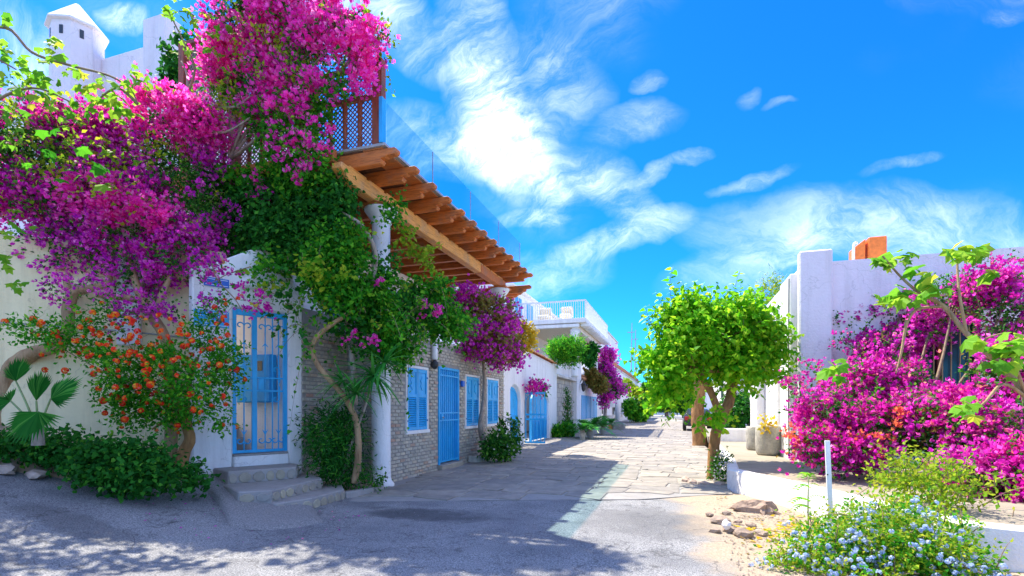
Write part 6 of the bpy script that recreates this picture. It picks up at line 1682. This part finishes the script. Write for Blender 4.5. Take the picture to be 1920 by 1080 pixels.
foliage('russet_foliage', rb, M['lf_olive'], LR, 700, 138, .06, per=6, length=.24, gap=.40, surf=.4, floor=PZ)
blossoms('blossoms', rb, M['br_magenta'], LR, 760, 132, .072, clumps=13, spread=.095, gap=.50, gapf=1.9, surf=.75)
blossoms('purple_blossoms', rb, M['br_purple'], LR, 520, 133, .070, clumps=13, spread=.095, gap=.49, gapf=1.5, surf=.75)
LRo = [LB(1500, 822, 8.1, 28, 11, .15), LB(1475, 825, 8.1, 12, 6, .08), LB(1640, 835, 7.7, 50, 14, .12), LB(1700, 790, 7.8, 50, 14, .12), LB(1560, 810, 7.9, 30, 14, .12)]
blossoms('orange_blossoms', rb, M['fl_coral'], LRo, 26, 134, .058, T_BRACT, clumps=8, spread=.07)
LRs = [LB(1590, 600, 10.6, 30, 8, .1), LB(1500, 725, 8.6, 28, 8, .1), LB(1488, 740, 8.6, 10, 6, .06), LB(1870, 495, 9.0, 55, 8, .1), LB(1580, 640, 10.2, 12, 20, .15), LB(1520, 690, 8.7, 16, 10, .1)]
blossoms('stray_blossoms', rb, M['br_magenta'], LRs, 42, 135, .055, clumps=6, spread=.05)
foliage('stray_foliage', rb, M['lf_bush'], LRs, 60, 136, .06, per=5)
sprays('flowering_sprays', rb, M['br_magenta'], LR, 80, 139, .068, length=.5, droop=-.3)
sprays('leafy_sprays', rb, M['lf_green'], LR, 110, 140, .065, T_OVATE, .5, -.2)
limbs('limbs', rb, M['twig'], W(1700, 850, 8.3), LR[:12], 10, .04, 4)

ct = plant('castor_tree', (3.6, 5.9, .0), 'pale-stemmed tree with big lime hand-shaped leaves leaning in at the right edge', 'tree')
trunk(ct, 'bark_a', WP((1960, 1000, 5.3), (1950, 860, 5.5), (1925, 745, 5.7), (1870, 680, 5.9), (1812, 625, 6.1), (1770, 575, 6.3), (1725, 550, 6.4), (1690, 520, 6.5), (1655, 480, 6.6)), [.06, .05, .04, .034, .028, .024, .018, .014, .01], seg=8)
for b in ([(1812, 625, 6.1), (1800, 560, 6.1), (1795, 500, 6.2), (1800, 480, 6.2)], [(1870, 680, 5.9), (1845, 640, 5.8), (1880, 625, 5.7)], [(1925, 745, 5.7), (1880, 720, 5.6), (1840, 760, 5.5), (1800, 765, 5.5)], [(1700, 600, 6.4), (1690, 660, 6.4), (1680, 700, 6.4)], [(1770, 575, 6.3), (1720, 580, 6.4), (1700, 610, 6.4), (1690, 660, 6.45)], [(1925, 745, 5.7), (1905, 690, 5.6), (1890, 655, 5.6)]):
    trunk(ct, 'bark_a', WP(*b), list(np.linspace(.02, .008, len(b))), 'branch', seg=6)
pts = []; rc = random.Random(21)
for px, py, sp, d, n in ((1650, 488, 20, 6.6, 8), (1690, 478, 18, 6.6, 5), (1800, 478, 26, 6.2, 10), (1835, 470, 12, 6.2, 3), (1745, 535, 28, 6.3, 10), (1690, 560, 24, 6.4, 8), (1660, 565, 14, 6.4, 4), (1560, 690, 18, 6.8, 5), (1575, 700, 10, 6.8, 2), (1880, 650, 32, 5.6, 10), (1830, 640, 18, 5.7, 4), (1810, 765, 26, 5.5, 6), (1880, 690, 26, 5.6, 6), (1845, 510, 14, 6.2, 3), (1910, 665, 20, 5.5, 5), (1720, 505, 10, 6.4, 3)):
    for k in range(int(n * 1.7)): pts.append(W(px + rc.gauss(0, sp * .6), py + rc.gauss(0, sp * .38), d + rc.uniform(-.15, .15)))
place_leaves(ct, lime_leaf, pts, rc, .145, up=.9)
MBp = MB()
yg = plant('yellow_green_shrub', W(1730, 940, 5.9), 'yellow-green leafy shrub between the bougainvillea and the pale blue flowers', 'shrub')
foliage('foliage', yg, M['lf_yel'], [LB(1725, 888, 5.9, 70, 22, .3), LB(1680, 905, 5.8, 36, 30, .25), LB(1775, 915, 5.6, 40, 20, .22), LB(1730, 920, 5.7, 60, 20, .28)], 260, 141, .055, per=6, length=.24, gap=.35)
sprays('leafy_sprays', yg, M['lf_yel'], [LB(1725, 895, 5.9, 66, 22, .3), LB(1790, 920, 5.6, 60, 16, .25), LB(1870, 940, 5.3, 40, 12, .2)], 60, 146, .055, T_OVATE, .4, -.3, step=.03, start=.1)
pg = plant('plumbago_bush', W(1640, 1075, 4.7), 'pale blue flowering bush in front of the low white wall at the lower right', 'shrub')
LG = [LB(1540, 1024, 4.9, 54, 36, .26), LB(1640, 1010, 4.8, 64, 42, .3), LB(1725, 1035, 4.6, 74, 44, .3), LB(1485, 1064, 4.8, 38, 30, .2), LB(1600, 1070, 4.6, 80, 32, .28), LB(1810, 1066, 4.4, 46, 28, .2), LB(1690, 972, 5.1, 50, 20, .2), LB(1600, 972, 5.3, 30, 16, .16), LB(1770, 1000, 4.9, 44, 24, .2)]
foliage('foliage', pg, M['lf_yel'], LG, 1200, 142, .040, per=6, length=.18, gap=.36, surf=.35)
foliage('inner_foliage', pg, M['lf_green'], LG, 650, 143, .046, per=6, length=.16, gap=.15, surf=.2)
sprays('leafy_sprays', pg, M['lf_yel'], LG, 110, 145, .042, T_OVATE, .28, -.3, step=.022, start=.1)
blossoms('blossoms', pg, M['fl_blue'], LG, 130, 144, .038, T_PLUMB, clumps=5, spread=.05, surf=.92, face=.0, gap=.3, gapf=1.6, lift=.03)
limbs('stems', pg, M['twig'], W(1640, 1060, 4.75), LG, 11, .010, 5)
fn = plant('feathery_seedling', W(1500, 985, 5.9), 'thin seedling with flat feathery lime leaves in front of the low white wall', 'plant')
trunk(fn, 'stalk', WP((1518, 1010, 5.7), (1515, 960, 5.7), (1516, 890, 5.8)), [.008, .007, .004], 'stem', seg=5)
rf = random.Random(4)
for (px, py, L) in ((1490, 920, .28), (1540, 918, .25), (1480, 945, .3), (1550, 940, .28), (1485, 958, .22), (1500, 898, .2), (1525, 900, .2)):
    a = W(1515, py - 8, 5.72); b = W(px, py, 5.65); m = MB(); d_ = b - a; sd = d_.cross(Vector((0, 0, 1))).normalized()
    for j in range(9):
        q = a + d_ * (j / 9) + Vector((0, 0, .05 * math.sin(j / 9 * 3.1)))
        for s_ in (-1, 1): m.add([q, q + d_ * .06, q + sd * s_ * .055 + d_ * .10 - Vector((0, 0, .012)), q + sd * s_ * .03 - d_ * .02], [(0, 1, 2), (0, 2, 3)])
    m.build('leaf', M['lf_tree'], fn)

# rock heap and dry rubble on the sandy verge
def rock(name, p, sx, sy, sz, seed, mat, label, cat='rock', group=None, sub=3):
    b = bmesh.new(); bmesh.ops.create_icosphere(b, subdivisions=sub, radius=1)
    co = np.array([v.co[:] for v in b.verts]); n = vnoise(co + seed * 3.3, 1.6) + .5 * vnoise(co + seed, 3.7)
    for v, k in zip(b.verts, n): v.co *= .45 + .78 * k; v.co = Vector((v.co.x * sx, v.co.y * sy, v.co.z * sz))
    me = bpy.data.meshes.new(name); b.to_mesh(me); b.free(); me.materials.append(M[mat])
    o = link_mesh(name, me); o.location = p
    return tag(o, label, cat, group)
M['stump'] = bark('weathered_stump_wood', (.13, .085, .06), (.36, .26, .19))
sp0 = G(1420, 962, .0)
stp = rock('tree_stump', sp0, .26, .17, .19, 2, 'stump', 'weathered brown root stump lying against the low white wall', 'stump')
for k in range(7):
    a = rnd.uniform(2.2, 6.6); L = rnd.uniform(.28, .5); dv = Vector((math.cos(a), math.sin(a) * .7, 0))
    r_ = MB().tube([dv * .08 + Vector((0, 0, .09)), dv * L * .5 + Vector((rnd.uniform(-.04, .04), 0, .07)), dv * L + Vector((0, 0, -.01))], [.035, .025, .008], 6, 4, .25).build('root', M['stump'], None, smooth=True)
    r_.parent = stp
rocks = [(1352, 978, .13), (1372, 994, .10), (1395, 1002, .13), (1342, 995, .08), (1428, 1000, .09), (1362, 962, .08), (1408, 985, .07), (1385, 978, .06), (1330, 965, .06), (1455, 1012, .07)]
lab = ['largest pinkish rubble rock on the sandy verge', 'flat pinkish rubble rock near the asphalt edge', 'pinkish rubble rock below the root stump', 'small rubble rock at the asphalt edge', 'small rubble rock right below the root stump', 'small rubble rock towards the street tree', 'little rubble rock touching the root stump', 'tiny rubble rock in the middle of the heap', 'tiny rubble rock farthest left on the verge', 'small rubble rock beside the pale blue bush']
for k, (px, py, s_) in enumerate(rocks): rock('rubble_rock', G(px, py, .03), s_ * .95, s_ * .7, s_ * .5, 10 + k, 'rubble', lab[k], 'rock', 'rubble on the sandy verge', 1 if k % 2 else 2)
rock('white_stone', G(1362, 984, .10), .055, .045, .06, 40, 'white', 'bright white stone lying on the pinkish rubble heap', 'rock', None, 2)
# pebbles and fallen petals
def scatter(name, mat, n, seed, region, s0, s1, flat_=False):
    g = random.Random(seed); m = MB()
    for k in range(n):
        x, y = region(g); z = gz(x, y) + .012; s_ = g.uniform(s0, s1); an = g.uniform(0, 6.28)
        u = Vector((math.cos(an), math.sin(an), g.uniform(-.2, .2) if flat_ else 0)) * s_; v = Vector((-math.sin(an), math.cos(an), 0)) * s_ * .7
        c = Vector((x, y, z))
        if flat_: m.add([c - u, c - v + Vector((0, 0, s_ * .4)), c + u, c + v], [(0, 1, 2, 3)])
        else:
            h = Vector((0, 0, s_ * .55)); m.add([c - u, c - v, c + u, c + v, c + h, c - h], [(0, 1, 4), (1, 2, 4), (2, 3, 4), (3, 0, 4)])
    return tag(m.build(name, M[mat]), kind='stuff')
scatter('dry_grass', 'lf_gold', 260, 7, lambda g: (g.gauss(1.35, .28), g.gauss(6.6, .5)), .02, .06, True)
scatter('gravel', 'rubble', 1500, 1, lambda g: (g.uniform(.5, 2.2), g.uniform(4.2, 8.3)), .006, .022)
scatter('road_grit', 'concrete', 900, 2, lambda g: (g.uniform(-8, .5), g.uniform(3.6, 7)), .004, .010)
scatter('fallen_petals', 'br_magenta', 160, 3, lambda g: (-7.4 + g.uniform(-1.5, 3.5), g.uniform(4.4, 6.3)), .012, .022, True)
scatter('fallen_leaves', 'lf_olive', 120, 4, lambda g: (g.uniform(.6, 2.0), g.uniform(5.5, 9.3)), .015, .035, True)
